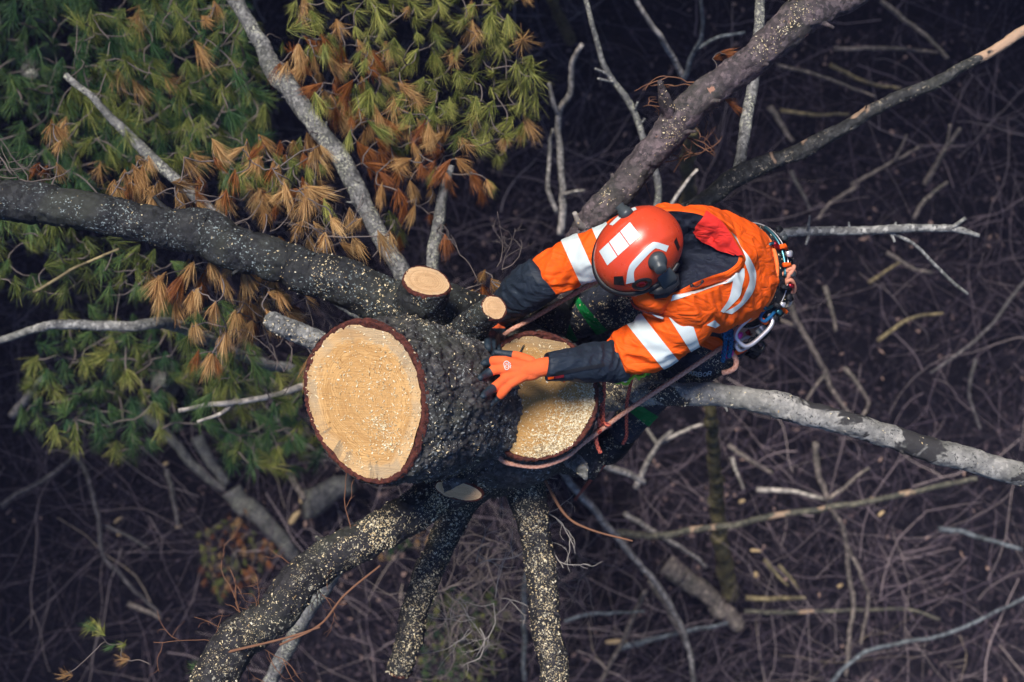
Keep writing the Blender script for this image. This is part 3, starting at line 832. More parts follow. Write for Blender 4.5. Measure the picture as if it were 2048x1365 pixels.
foliage(b11, spec_from(gr3, 5.5, 6.3, 'green', ['needle_green', 'needle_green', 'needle_deep'], (0.9, 1.25)), list(CENTER[b11.name][60:-4:5]), DROOP)

# bare curling dead twigs on the limbs
def bare_twigs(parent, roots, n, length, mat, spread=1.0, r=0.0021, name='bare_twigs'):
    b = Batch()
    for i in range(n):
        px, py, d = roots[int(rng.integers(len(roots)))]
        a = P(px, py, d) + rng.normal(0, 0.02, 3)
        def rec(a, dr, L, r, lv):
            m = 9
            pts = [a]
            for k in range(m):
                dr = nrm(dr + rng.normal(0, 0.22, 3) * spread)
                pts.append(pts[-1] + dr * L / m)
            b.tube(np.array(pts), np.linspace(r, r * 0.55, m + 1), 5, rng.uniform())
            if lv:
                for _ in range(int(rng.integers(1, 4))):
                    k = int(rng.integers(2, m))
                    rec(pts[k], nrm(dr + rng.normal(0, 0.7, 3)), L * rng.uniform(0.3, 0.65), r * 0.65, lv - 1)
        dr = nrm(rng.normal(0, 1, 3) * np.array([1, 1, 0.35]))
        rec(a, dr, length * rng.uniform(0.6, 1.3), r * rng.uniform(0.8, 1.4), 2)
    b.build(name, M[mat], parent)['kind'] = 'stuff'
bare_twigs(b1, [(620, 420, 4.8), (650, 470, 4.75), (560, 470, 4.7), (520, 600, 4.8), (470, 620, 4.9), (420, 520, 4.7), (540, 680, 5.0), (60, 330, 4.6), (40, 370, 4.5), (450, 560, 4.8), (600, 560, 4.7), (940, 560, 4.7), (990, 540, 4.7), (750, 500, 4.9)], 46, 0.20, 'twig')
bare_twigs(b4, [(1040, 960, 4.9), (1070, 1000, 4.9), (1010, 950, 4.95), (1080, 1050, 4.9), (960, 1120, 5.2), (1000, 1200, 5.4), (950, 1250, 5.4)], 34, 0.22, 'twig_pale')
bare_twigs(b3, [(900, 1080, 6.5), (960, 1150, 7.5), (930, 1220, 7.0), (990, 1080, 6.5), (880, 1180, 7.0), (1160, 1120, 7.0), (1020, 1180, 7.5)], 40, 0.55, 'twig', 1.3, 0.0035)
bare_twigs(b2, [(480, 1290, 4.4), (560, 1210, 4.4), (500, 1240, 4.4), (620, 1150, 4.5), (700, 1090, 4.5)], 14, 0.24, 'twig_warm')
bare_twigs(b6, [(1350, 200, 4.5), (1400, 170, 4.5), (1330, 330, 4.6), (1430, 160, 4.5)], 10, 0.20, 'twig_warm')
limb('twig', [(560, 1290, 4.3, 5), (640, 1250, 4.3, 5), (690, 1190, 4.28, 5), (760, 1132, 4.26, 4)], M['twig_warm'], ns=6, cell=0.01, parent=TREE)
limb('twig', [(430, 1310, 4.3, 6), (560, 1280, 4.3, 5), (640, 1255, 4.3, 4)], M['twig_warm'], ns=6, cell=0.01)
limb('twig', [(1090, 960, 4.75, 7), (1130, 1030, 4.72, 6), (1180, 1060, 4.7, 5), (1265, 1083, 4.7, 4)], M['twig_warm'], ns=6, cell=0.01)
for pts in ([(200, 1262), (185, 1255), (230, 1290), (245, 1320), (440, 1290), (480, 1330), (130, 1350), (410, 1350)],):
    foliage(b2, spec_from(pts, 4.45, 4.6, 'green', ['needle_green', 'needle_deep', 'needle_brown'], (0.45, 0.7)), [P(470, 1330, 4.4), P(300, 1330, 4.45), P(380, 1360, 4.4)], (-0.6, -0.2, -0.2), r0=0.0015)
foliage(b6, spec_from([(1440, 105), (1425, 118), (1452, 200), (1458, 206)], 4.5, 4.55, 'brown', ['needle_rust'], (0.45, 0.6)), [P(1390, 170, 4.5), P(1410, 150, 4.5)], (0.7, -0.2, -0.2), r0=0.0012)
# ------------------------------------------------------------------ litter and brush on the forest floor
VX, VY = 7.2, 5.0
def leaf_mat():
    t = NT('dead_leaves')
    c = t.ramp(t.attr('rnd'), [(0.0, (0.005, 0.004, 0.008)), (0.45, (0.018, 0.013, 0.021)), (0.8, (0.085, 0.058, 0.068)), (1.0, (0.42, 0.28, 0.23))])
    return t.done(c, 0.8, None, 0.3)
M['leaf'] = leaf_mat()
nl = 26000
lx, ly = rng.uniform(-VX, VX, nl), rng.uniform(-VY, VY, nl)
lz = ground_h(lx, ly) + rng.uniform(0.0, 0.06, nl)
c = np.stack([lx, ly, lz], -1)
a = rng.uniform(0, 2 * np.pi, nl)
ln, wd = rng.uniform(0.025, 0.055, nl), rng.uniform(0.014, 0.032, nl)
u = nrm(np.stack([np.cos(a), np.sin(a), rng.normal(0, 0.35, nl)], -1))
v = nrm(np.cross(np.stack([rng.normal(0, 0.3, nl), rng.normal(0, 0.3, nl), np.ones(nl)], -1), u))
w = np.cross(u, v)
cv = (rng.uniform(-0.4, 0.9, nl) * wd)[:, None]
LV = np.stack([c - u * ln[:, None], c + v * wd[:, None] + w * cv, c + u * ln[:, None], c - v * wd[:, None] + w * cv], 1).reshape(-1, 3)
k = np.arange(nl) * 4
LF = np.concatenate([np.stack([k, k + 1, k + 2], -1), np.stack([k, k + 2, k + 3], -1)])
lr = np.clip(rng.beta(1.6, 2.6, nl) + 0.25 * fbm(np.stack([lx * 0.6, ly * 0.6, lx * 0], -1), 3, 31), 0, 1)
lr[rng.uniform(0, 1, nl) < 0.007] = 1.0
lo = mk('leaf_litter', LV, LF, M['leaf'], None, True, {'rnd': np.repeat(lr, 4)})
tag(lo, 'dull purple-brown dead leaves covering the forest floor', 'leaf litter', None, 'stuff')

def brush_mat():
    t = NT('brush_twigs')
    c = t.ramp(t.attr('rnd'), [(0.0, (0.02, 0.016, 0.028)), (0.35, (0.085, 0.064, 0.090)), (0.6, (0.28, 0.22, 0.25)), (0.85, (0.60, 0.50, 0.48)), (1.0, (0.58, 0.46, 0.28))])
    return t.done(c, 0.85, None, 0.25)
M['brush'] = brush_mat()
bt = Batch()
def wander(a, dr, L, r, m=8, bend=0.22, zs=0.5, col=0.5, forks=0, grav=0.0):
    pts = [np.asarray(a, float)]
    for _ in range(m):
        dr = nrm(dr + rng.normal(0, bend, 3) * np.array([1, 1, zs]) + np.array([0, 0, grav]))
        pts.append(pts[-1] + dr * L / m)
    pts = np.array(pts)
    pts[:, 2] = np.maximum(pts[:, 2], ground_h(pts[:, 0], pts[:, 1]) + r)
    bt.tube(pts, np.linspace(r, r * 0.5, m + 1), 4, float(np.clip(col + rng.normal(0, 0.06), 0, 1)), caps=False)
    for _ in range(forks):
        i = int(rng.integers(2, m))
        wander(pts[i], nrm(dr + rng.normal(0, 0.8, 3) * np.array([1, 1, 0.4])), L * rng.uniform(0.3, 0.6), r * 0.6, 6, bend, zs, col, 0)
for i in range(4400):
    x, y = rng.uniform(-VX, VX), rng.uniform(-VY, VY)
    a = rng.uniform(0, 2 * np.pi)
    h = abs(rng.normal(0, 0.5))
    col = float(np.clip(rng.beta(1.5, 3.2) + 0.25 * fbm(np.array([[x * .5, y * .5, 3.]]), 2, 4)[0], 0, 0.9))
    wander((x, y, h + 0.02), nrm([math.cos(a), math.sin(a), rng.normal(0, 0.15)]), rng.uniform(0.4, 2.0), 0.0014 + 0.0075 * rng.uniform() ** 3.5, 8, 0.20, 0.3, col, int(rng.integers(0, 3)))
for i in range(70):                      # arching bramble and shrub stems, thickest to the right and below
    x, y = rng.uniform(-VX, VX), rng.uniform(-VY, VY)
    for s in range(int(rng.integers(4, 10))):
        a = rng.uniform(0, 2 * np.pi)
        wander((x + rng.normal(0, 0.1), y + rng.normal(0, 0.1), 0), nrm([0.5 * math.cos(a), 0.5 * math.sin(a), 1.0]), rng.uniform(1.0, 2.8), rng.uniform(0.0025, 0.0055), 10, 0.12, 0.6, rng.uniform(0.3, 0.75), 2, -0.12)
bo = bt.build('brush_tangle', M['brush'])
tag(bo, 'dense tangle of thin bare twigs and brambles over the forest floor', 'brush', None, 'stuff')

M['stick'] = bark_mat('fallen_stick_bark', (0.10, 0.085, 0.08), (0.31, 0.26, 0.23), (0.46, 0.41, 0.34), 0.6, 0.5)
M['stick_dark'] = bark_mat('dark_stick_bark', (0.06, 0.055, 0.06), (0.18, 0.165, 0.17), (0.34, 0.31, 0.28), 0.4, 0.5)
M['stick_yellow'] = bark_mat('yellowish_stick_bark', (0.12, 0.095, 0.05), (0.32, 0.26, 0.14), (0.40, 0.34, 0.22), 0.6, 0.5)
M['stick_pale'] = bark_mat('pale_stick_bark', (0.26, 0.235, 0.215), (0.56, 0.51, 0.47), (0.65, 0.6, 0.54), 0.6, 0.5)
M['stick_blue'] = bark_mat('blue_grey_stick_bark', (0.06, 0.07, 0.085), (0.20, 0.23, 0.26), (0.30, 0.31, 0.31), 0.6, 0.5)
M['stick_peel'] = bark_mat('peeled_stick_bark', (0.05, 0.05, 0.045), (0.16, 0.15, 0.11), (0.3, 0.25, 0.2), 0.4, 0.5, (0.46, 0.32, 0.22), 0.60, 2.4)
M['mossy'] = bark_mat('mossy_stem_bark', (0.08, 0.07, 0.03), (0.24, 0.20, 0.09), (0.33, 0.30, 0.16), 0.8, 0.5)

def stick(name, cat, label, mat, runs, group='fallen branches among the brush'):
    """runs: list of centre lines, (pts, width px, depth from, depth to); the first is the stem"""
    p0 = runs[0]
    base = P(*p0[0][0], p0[2])
    t = thing(name, label, cat, base, group)
    for i, (pts, w, d0, d1) in enumerate(runs):
        n = len(pts)
        q = [(x, y, d0 + (d1 - d0) * k / max(1, n - 1), w * (1 - 0.35 * k / max(1, n - 1))) for k, (x, y) in enumerate(pts)]
        limb('stem' if i == 0 else 'twig', q, M[mat], t, ns=10, step=0.035, cell=0.06, amp=0.05, seed=int(rng.integers(1, 900)), kinks=0.01)
    return t
ST = 'fallen_branch'
stick('dead_sapling', 'sapling', 'whitish forked dead sapling left of the orange helmet', 'stick_pale', [([(1122, 470), (1128, 395), (1120, 310), (1118, 228), (1140, 190), (1144, 130), (1166, 90)], 15, 9.2, 8.2), ([(1118, 228), (1106, 200), (1097, 165)], 10, 8.6, 8.4), ([(1128, 392), (1148, 384), (1168, 381)], 7, 9.0, 8.9), ([(1112, 425), (1096, 370), (1100, 290), (1108, 258)], 10, 9.1, 8.7)], 'dead saplings')
stick('dead_sapling', 'sapling', 'straight whitish dead stem at the top edge above the climber', 'stick_pale', [([(1366, 156), (1340, 108), (1312, 62), (1262, -15)], 13, 8.9, 8.2)], 'dead saplings')
stick('dead_sapling', 'sapling', 'crooked grey dead stem beside the top of the upper right limb', 'stick_blue', [([(1368, 160), (1388, 105), (1407, 48), (1398, -10)], 11, 8.9, 8.2), ([(1390, 102), (1430, 78), (1490, 62)], 8, 9.4, 9.4)], 'dead saplings')
stick('leaning_stem', 'stem', 'mossy yellow stem rising behind the upper right limb', 'mossy', [([(1360, 450), (1378, 380), (1372, 320), (1385, 262)], 30, 12.5, 9.5), ([(1376, 360), (1388, 300), (1395, 262)], 12, 11, 10)], 'mossy stems')
stick('leaning_stem', 'stem', 'mossy yellow stem rising below the pale grey limb', 'mossy', [([(1462, 1190), (1440, 1090), (1432, 990), (1428, 900), (1416, 800)], 34, 14.6, 10.5)], 'mossy stems')
stick('leaning_stem', 'stem', 'tan leaning stem at the top edge right of the needles', 'mossy', [([(1140, 80), (1118, 35), (1098, -10)], 26, 13, 11)], 'mossy stems')
stick(ST, 'branch', 'thin white stick slanting up beside the hood', 'stick_pale', [([(1338, 418), (1366, 376), (1395, 337)], 8, 7.5, 7.4)])
stick(ST, 'branch', 'long grey stick in the upper right corner meeting a dark limb', 'stick', [([(1760, 0), (1810, 40), (1858, 75), (1895, 118)], 11, 13.2, 13.0)])
stick(ST, 'branch', 'level grey stick under the upper right corner', 'stick', [([(1670, 100), (1770, 96), (1875, 106)], 9, 13.6, 13.5)])
stick(ST, 'branch', 'yellowish stick slanting right of the slim dark limb', 'stick_yellow', [([(1660, 130), (1720, 160), (1800, 178)], 10, 13.9, 14.0)])
stick(ST, 'branch', 'thin pale stick crossing behind the slim dark limb', 'stick', [([(1555, 130), (1640, 152), (1750, 195)], 7, 13.5, 13.2)])
stick(ST, 'branch', 'pale slanting stick beside the thin grey side limb', 'stick', [([(1538, 212), (1560, 248), (1588, 282)], 12, 14, 14)])
stick(ST, 'branch', 'level tan stick behind the peeled limb', 'stick_yellow', [([(1560, 222), (1620, 230), (1700, 228)], 9, 14, 14)])
stick(ST, 'branch', 'grey forked stick below the peeled patch', 'stick', [([(1850, 370), (1880, 315), (1918, 255)], 11, 13.5, 13), ([(1870, 335), (1890, 300), (1900, 250)], 8, 13.4, 13)])
stick(ST, 'branch', 'tan forked stick near the right edge above the whitish limb', 'stick', [([(1830, 440), (1850, 400), (1895, 365)], 10, 13.8, 13.6)])
stick(ST, 'branch', 'pale stick behind the end of the whitish limb', 'stick', [([(1700, 370), (1750, 345), (1790, 320), (1840, 295)], 8, 14.0, 13.8), ([(1790, 320), (1815, 270)], 6, 13.8, 13.6)])
stick(ST, 'branch', 'thin straight stick left of the whitish limb', 'stick_dark', [([(1580, 340), (1600, 380), (1620, 420)], 8, 14, 14)])
stick(ST, 'branch', 'thin stick pointing at the carabiners', 'stick', [([(1715, 370), (1660, 410), (1635, 440)], 9, 14, 14)])
stick(ST, 'branch', 'arched pale stick right of the climber\'s belt', 'stick_yellow', [([(1755, 682), (1800, 650), (1850, 630), (1885, 628)], 9, 13.6, 13.4)])
stick(ST, 'branch', 'long crooked tan branch just right of the climber\'s hip', 'stick', [([(1578, 585), (1592, 640), (1622, 690), (1650, 745), (1672, 790), (1700, 830)], 12, 13.4, 14), ([(1600, 655), (1560, 640)], 8, 13.6, 13.8), ([(1650, 750), (1620, 790), (1600, 840)], 7, 13.8, 14)])
stick(ST, 'branch', 'short tan stick above the arched stick', 'stick', [([(1648, 572), (1662, 615), (1672, 662)], 10, 14, 14)])
stick(ST, 'branch', 'forked grey stick above the pale grey limb', 'stick', [([(1690, 735), (1722, 780), (1738, 810), (1722, 840)], 9, 13.8, 14)])
stick(ST, 'branch', 'yellowish stick between the whitish limb and its twig', 'stick_yellow', [([(1738, 565), (1765, 548), (1800, 525)], 9, 14, 14)])
stick(ST, 'branch', 'tan stick under the hanging twig of the whitish limb', 'stick', [([(1775, 505), (1820, 535), (1865, 545)], 9, 14, 14)])
stick(ST, 'branch', 'greyish stick at the right edge above the pale limb', 'stick_dark', [([(2050, 560), (1990, 640), (1930, 700), (1860, 745)], 7, 13.5, 13.5)])
stick(ST, 'branch', 'curved grey stick near the right edge above the pale limb', 'stick_dark', [([(1950, 720), (1938, 790), (1962, 860)], 8, 13.5, 13.8)])
stick(ST, 'branch', 'long greenish branch with peeled patches crossing the lower right', 'stick_peel', [([(1230, 1066), (1300, 1072), (1380, 1062), (1470, 1048), (1560, 1030), (1660, 1016), (1760, 998), (1870, 975), (1955, 959)], 15, 12.8, 11.6)])
stick(ST, 'branch', 'upright forked grey branch crossing the long greenish one', 'stick', [([(1632, 888), (1636, 940), (1660, 1010), (1688, 1065), (1696, 1130), (1706, 1195), (1700, 1260), (1690, 1350)], 12, 12.6, 13.8), ([(1660, 1000), (1700, 965), (1738, 935)], 8, 12.8, 12.6), ([(1690, 1080), (1725, 1160), (1735, 1200), (1722, 1290)], 8, 13.2, 13.8)])
stick(ST, 'branch', 'pale stick ending at the forked grey branch', 'stick_pale', [([(1515, 978), (1590, 984), (1665, 1002)], 11, 13.2, 13)])
stick(ST, 'branch', 'grey slanting stick right of the mossy stem', 'stick', [([(1456, 890), (1500, 920), (1545, 948)], 10, 14, 14)])
stick(ST, 'branch', 'thin pale stick beside the mossy stem', 'stick_pale', [([(1462, 915), (1475, 945), (1488, 980)], 8, 14, 14)])
stick('fallen_log', 'log', 'thick grey-brown log lying at lower right', 'stick', [([(1335, 1130), (1395, 1178), (1440, 1215), (1480, 1255)], 46, 14.5, 14.7)], 'fallen logs')
stick('fallen_log', 'log', 'thick lichened log behind the lower left limb', 'bark_lichen', [([(462, 978), (520, 1038), (562, 1085), (588, 1112)], 42, 14.4, 14.6)], 'fallen logs')
stick('fallen_log', 'log', 'slimmer grey log below the green needles', 'bark_lichen', [([(278, 825), (335, 868), (385, 930), (425, 966), (448, 980)], 22, 14.2, 14.5)], 'fallen logs')
stick('fallen_log', 'log', 'broad pale log section under the left cut face', 'bark_lichen', [([(610, 1008), (650, 990), (700, 965)], 62, 14.4, 14.4)], 'fallen logs')
stick('fallen_log', 'log', 'pale curved log beside the slimmer grey log', 'bark_lichen', [([(392, 872), (420, 920), (455, 965)], 28, 14.3, 14.5)], 'fallen logs')
stick(ST, 'branch', 'level yellow stick at lower right', 'stick_yellow', [([(1490, 1197), (1550, 1199), (1612, 1197)], 11, 14.2, 14.2)])
stick(ST, 'branch', 'slanted yellow stick above the level yellow one', 'stick_yellow', [([(1530, 1118), (1552, 1148), (1576, 1172)], 9, 14.2, 14.2)])
stick(ST, 'branch', 'second slanted yellow stick right of the first', 'stick_yellow', [([(1560, 1130), (1580, 1155), (1598, 1180)], 8, 14.2, 14.2)])
stick(ST, 'branch', 'straight dark stick with peeled spots at lower right', 'stick_peel', [([(1490, 1222), (1600, 1226), (1700, 1222), (1815, 1221), (1880, 1240)], 9, 14.2, 14.2)])
stick(ST, 'branch', 'long bluish arching stick in the lower right corner', 'stick_blue', [([(1655, 1372), (1720, 1310), (1790, 1288), (1880, 1272), (1960, 1240), (2060, 1190)], 9, 13, 13.4)])
stick(ST, 'branch', 'bluish curved stick at the right edge', 'stick_blue', [([(1878, 1060), (1930, 1066), (1980, 1082), (2045, 1100)], 11, 12.8, 13)])
stick(ST, 'branch', 'grey stick joining the long greenish branch at its left end', 'stick_pale', [([(1250, 1030), (1320, 1072), (1370, 1100), (1412, 1132)], 11, 12.8, 13.6)])
stick(ST, 'branch', 'slanting tan stick left of the thick lower right log', 'stick', [([(1300, 1165), (1345, 1235), (1385, 1315)], 13, 13.2, 13.8)])
stick(ST, 'branch', 'dull grey stick low at the bottom right of centre', 'stick_blue', [([(1240, 1295), (1340, 1270), (1455, 1248)], 12, 14, 14)])
stick(ST, 'branch', 'long thin yellowish branch slanting from the trunk to the lower right', 'stick_pale', [([(1120, 940), (1150, 975), (1210, 1045), (1270, 1115), (1330, 1190), (1370, 1270), (1390, 1370)], 15, 10.5, 12.5)])
stick(ST, 'branch', 'short pale stick pointing to the boot', 'stick_pale', [([(1190, 925), (1240, 940), (1290, 965)], 17, 9.5, 9.8)])
stick(ST, 'branch', 'grey forked stick right of the boot', 'stick_pale', [([(1270, 975), (1310, 900), (1345, 862)], 12, 11.5, 11), ([(1318, 888), (1360, 866), (1410, 850)], 9, 11.2, 11.3), ([(1316, 890), (1290, 850)], 8, 11.2, 11.5)])
stick(ST, 'branch', 'upright cut stick with pale ends at lower left', 'stick_dark', [([(330, 938), (345, 995), (357, 1055)], 11, 14, 14)])
stick(ST, 'branch', 'long bent grey branch at lower left', 'stick_dark', [([(145, 905), (175, 955), (196, 1040), (206, 1110), (250, 1160), (320, 1230)], 11, 13.8, 14), ([(200, 1048), (250, 1070), (300, 1100)], 9, 14, 14)])
stick(ST, 'branch', 'short pale stick near the bottom left', 'stick', [([(257, 1208), (290, 1222), (325, 1236)], 11, 14, 14)])
stick(ST, 'branch', 'weathered stick at left below the dead grey limb', 'stick_pale', [([(28, 828), (60, 790), (97, 743)], 17, 12.5, 12)])
stick(ST, 'branch', 'dark stick in the lower left corner', 'stick_dark', [([(0, 1010), (60, 975), (130, 930), (150, 905)], 12, 14, 14)])
stick(ST, 'branch', 'grey twig with cut end left of the big cut face', 'stick_pale', [([(610, 775), (540, 792), (440, 806), (356, 822)], 14, 6.4, 6.0), ([(470, 800), (445, 828), (396, 846)], 9, 6.2, 6.1)])
stick(ST, 'branch', 'thin tan stick lying on the left green needles', 'stick_yellow', [([(64, 582), (130, 550), (200, 515), (235, 500)], 7, 5.4, 5.3)])
stick(ST, 'branch', 'cut stick with a yellow end below the big cut face', 'stick', [([(580, 945), (594, 970), (606, 998)], 16, 13.5, 13.2)])
stick(ST, 'branch', 'dim level stick right of the straight bottom limb', 'stick_blue', [([(1130, 1240), (1200, 1228), (1290, 1222)], 8, 12, 12)])
stick(ST, 'branch', 'slanting grey stick from the boot to the bottom edge', 'stick', [([(1290, 1180), (1250, 1270), (1200, 1370)], 11, 12.5, 13.5)])
stick(ST, 'branch', 'grey upright stick hidden behind the straight bottom limb', 'stick_blue', [([(1052, 1150), (1050, 1240), (1048, 1360)], 13, 12.5, 13.5)])

M['chunk'] = plain('fresh_wood_chunk', (0.60, 0.44, 0.24), 0.8, var=0.25)
for px, py, l, w_, a, lab in [
        (1232, 1284, 42, 10, 0.05, 'long pale wood splinter lying right of the straight bottom limb'),
        (606, 1000, 16, 13, 0.8, 'pale round sawn end just below the big cut face'),
        (590, 1035, 34, 14, 0.9, 'pale slanted wood piece between the left logs and the lower left limb'),
        (237, 1040, 22, 7, 0.6, 'thin pale wood splinter beside the long bent grey branch'),
        (486, 984, 12, 10, 0.2, 'pale round piece on top of the lichened log'),
        (332, 928, 11, 9, 0.4, 'pale wood piece at the upper end of the upright cut stick'),
        (357, 1053, 11, 9, 0.3, 'pale wood piece at the lower end of the upright cut stick'),
        (240, 1068, 12, 9, 0.4, 'small pale wood piece just under the thin pale splinter at lower left'),
        (1750, 1000, 18, 6, -0.4, 'thin yellow-green wood sliver resting on the long greenish branch'),
        (1762, 1028, 16, 7, 0.7, 'yellow-green wood sliver just below the long greenish branch'),
        (1484, 1003, 13, 8, 0.3, 'small pale wood piece right of the mossy stem'),
        (1680, 1172, 12, 8, 0.5, 'small pale wood piece left of the upright forked branch'),
        (1512, 1102, 22, 7, -0.1, 'flat pale wood piece above the slanted yellow stick'),
        (1512, 1150, 9, 14, 0, 'upright pale wood piece left of the slanted yellow stick')]:
    d = 14.5 if py > 950 else 14.6
    s = d / FPX
    V, F = tubeVF(np.array([[-.5, 0, 0], [-.3, 0, 0.02], [.1, 0.03, 0.03], [.5, 0, 0]]) * l * s, np.array([.3, .5, .48, .25]) * w_ * s, 7)
    R = np.array(Matrix.Rotation(a, 3, 'Z'))
    b = P(px, py, d)
    o = mk('wood_chunk', V @ R.T + b, F, M['chunk'], None, False, None, b)
    tag(o, lab, 'wood chunk', 'pale wood pieces on the forest floor')

# ------------------------------------------------------------------ unseen pines added around the clearing to keep the sun off the floor
fb_ = Batch()
for i in range(40):
    a = 2 * np.pi * i / 40 + rng.normal(0, 0.05)
    sunny = math.cos(a - (np.pi / 2 - SUN_AZ)) > 0.25
    r = rng.uniform(9.9, 12.0) if sunny else rng.uniform(11.0, 15.5)
    cx_, cy_ = r * math.cos(a), r * math.sin(a)
    H = rng.uniform(20.0, 22.0) if sunny else rng.uniform(14.5, 17.0)
    fb_.tube(np.array([[cx_, cy_, -0.3], [cx_, cy_, H * 0.5], [cx_, cy_, H]]), [0.22, 0.15, 0.03], 7, 0.2)
    n_ = 1900 if sunny else 1200
    h = H * rng.uniform(0.06, 1.0, n_) ** 0.8
    rr_ = ((H - h) / H) ** 0.6 * 2.5 * np.sqrt(rng.uniform(0.05, 1, n_)) + 0.15
    aa = rng.uniform(0, 2 * np.pi, n_)
    p = np.stack([cx_ + rr_ * np.cos(aa), cy_ + rr_ * np.sin(aa), h - 0.2 * rr_], -1)
    u = nrm(np.stack([np.cos(aa), np.sin(aa), rng.normal(-0.3, 0.4, n_)], -1)) * rng.uniform(0.3, 0.6, (n_, 1))
    v = nrm(np.cross(u, rng.normal(0, 1, (n_, 3)))) * rng.uniform(0.15, 0.3, (n_, 1))
    q = np.stack([p - u, p - v, p + u, p + v], 1).reshape(-1, 3)
    fb_.add(q, (np.arange(n_) * 4)[:, None] + np.arange(4)[None], rng.uniform(0, 1, n_ * 4))
M['shade_pine'] = needle_mat('shade_pine_foliage', (0.010, 0.03, 0.015), (0.025, 0.05, 0.02), (0.05, 0.08, 0.03))
tag(fb_.build('added_shade_pines', M['shade_pine'], None, False), 'unseen ring of pines added to shade the forest floor', 'wood', None, 'stuff')

# ------------------------------------------------------------------ neighbouring young pines below the cut one
def young_pine(label, root_px, top_px, polys, dlo, dhi, dist, key, mats, sc, wpx=60, droop=DROOP, cname='n'):
    base = P(*root_px)
    t = thing('young_pine_tree', label, 'tree', base, 'young pines below')
    tk = limb('trunk', [(*root_px, wpx * 15 / root_px[2]), (*[(a + b) / 2 for a, b in zip(root_px, top_px)], wpx), (*top_px, wpx * 0.45)], M['bark_lichen'], t, ns=14, step=0.08, cell=0.06)
    C = CENTER[tk.name]
    pts = sum([poisson(p, dist) for p in polys], [])
    specs = spec_from(pts, dlo, dhi, key, mats, sc)
    foliage(tk, specs, [c for c in C if CAMZ - c[2] < dhi + 1.5] + [C[-1]], droop, 300, tag_count=cname, r0=0.004)
    return t
young_pine('young pine with dark blue-green needles in the upper left corner', (90, 120, 15.0), (60, 150, 7.4), [[(-30, -20), (480, -20), (560, 180), (500, 330), (380, 330), (200, 330), (60, 420), (-30, 400)]], 6.6, 8.2, 34, 'deep', ['needle_deep'], (0.95, 1.3), 50, cname='n1')
young_pine('young green pine low behind the dead grey limb at left', (330, 780, 15.0), (330, 760, 8.0), [[(110, 640), (330, 620), (400, 700), (600, 760), (620, 900), (470, 915), (390, 840), (300, 905), (150, 890), (40, 840), (60, 740)], [(440, 860), (630, 860), (640, 940), (500, 940)]], 7.2, 8.8, 31, 'deep', ['needle_deep', 'needle_deep', 'needle_green'], (0.95, 1.35), 46, cname='n2')
young_pine('small yellow-green pine low behind the bottom limbs', (930, 1290, 15.0), (925, 1280, 13.2), [[(860, 1190), (980, 1180), (1010, 1290), (980, 1370), (850, 1370), (830, 1280)]], 12.4, 14.2, 15, 'deep', ['needle_green', 'needle_deep'], (0.5, 0.9), 20, cname='n3')
young_pine('small browning pine low behind the lower left limb', (470, 1130, 15.0), (470, 1110, 13.6), [[(400, 1060), (470, 1030), (560, 1100), (520, 1150), (440, 1200), (400, 1150)]], 12.9, 14.3, 15, 'green', ['needle_brown', 'needle_green', 'needle_rust'], (0.7, 1.1), 16, cname='n4')
young_pine('small mossy-green pine between the two lower left limbs', (790, 1090, 15.0), (780, 1080, 12.0), [[(720, 1060), (800, 1010), (860, 1020), (840, 1080), (760, 1110)]], 9.5, 12.0, 18, 'green', ['needle_green', 'needle_deep', 'needle_brown'], (0.6, 0.9), 16, cname='n5')
# ------------------------------------------------------------------ the climber
def fabric(name, col, rough=0.75, var=0.12, weave=900, dust=None, sheen=0.0):
    t = NT(name)
    o = t.obj()
    c = t.mix(t.noise(o, 11, 4), tuple(x * (1 - var) for x in col), tuple(min(1, x * (1 + var)) for x in col))
    if dust:
        c = t.mix(t.math('MULTIPLY', t.step(t.noise(o, 150, 3, 0.7), 0.60, 0.72), t.step(t.noise(o, 12, 3), 0.35, 0.65)), c, dust)
    h = t.math('ADD', t.math('MULTIPLY', t.noise(t.scl(o, (1, 1.6, 1)), 20, 3, 0.5, 0.6), 0.6), t.math('MULTIPLY', t.noise(o, weave, 2), 0.12))
    fold = t.math('ABSOLUTE', t.math('SUBTRACT', t.noise(t.scl(o, (1.0, 2.0, 1.2)), 7, 3, 0.45, 1.4), 0.5))
    nb = t.bump(fold, 0.5, 0.04)
    return t.done(c, rough, t.bump(h, 0.22, 0.006, nb), 0.25, sheen=sheen)
M['orange'] = fabric('orange_jacket_fabric', (0.90, 0.110, 0.006), dust=(0.82, 0.20, 0.05))
M['orange_edge'] = fabric('orange_piping', (0.80, 0.19, 0.045), 0.6)
M['red'] = fabric('red_flap_fabric', (0.72, 0.030, 0.022))
M['maroon'] = fabric('maroon_lining', (0.16, 0.006, 0.012))
M['navy'] = fabric('navy_fabric', (0.014, 0.022, 0.036), 0.6, 0.3, dust=(0.06, 0.08, 0.10))
M['navy_hood'] = fabric('navy_hood_lining', (0.012, 0.016, 0.030), 0.75, 0.3, dust=(0.05, 0.07, 0.09))
M['trouser'] = fabric('black_trouser_fabric', (0.026, 0.031, 0.046), 0.55, 0.3, dust=(0.22, 0.19, 0.14))
M['green'] = fabric('green_panel_fabric', (0.003, 0.19, 0.042), 0.65)
M['glove'] = fabric('orange_knit_glove', (0.88, 0.13, 0.03), 0.9, 0.15, 500, sheen=0.3)
M['latex'] = fabric('navy_latex', (0.010, 0.018, 0.032), 0.45, 0.3)
M['boot'] = fabric('black_boot_leather', (0.010, 0.011, 0.015), 0.5, 0.3, dust=(0.12, 0.10, 0.07))
M['skin'] = plain('skin', (0.45, 0.26, 0.19), 0.5)
M['black'] = plain('black_rubber', (0.010, 0.011, 0.014), 0.45, var=0.3)
M['grey_plastic'] = plain('grey_plastic', (0.045, 0.055, 0.062), 0.4, var=0.2)
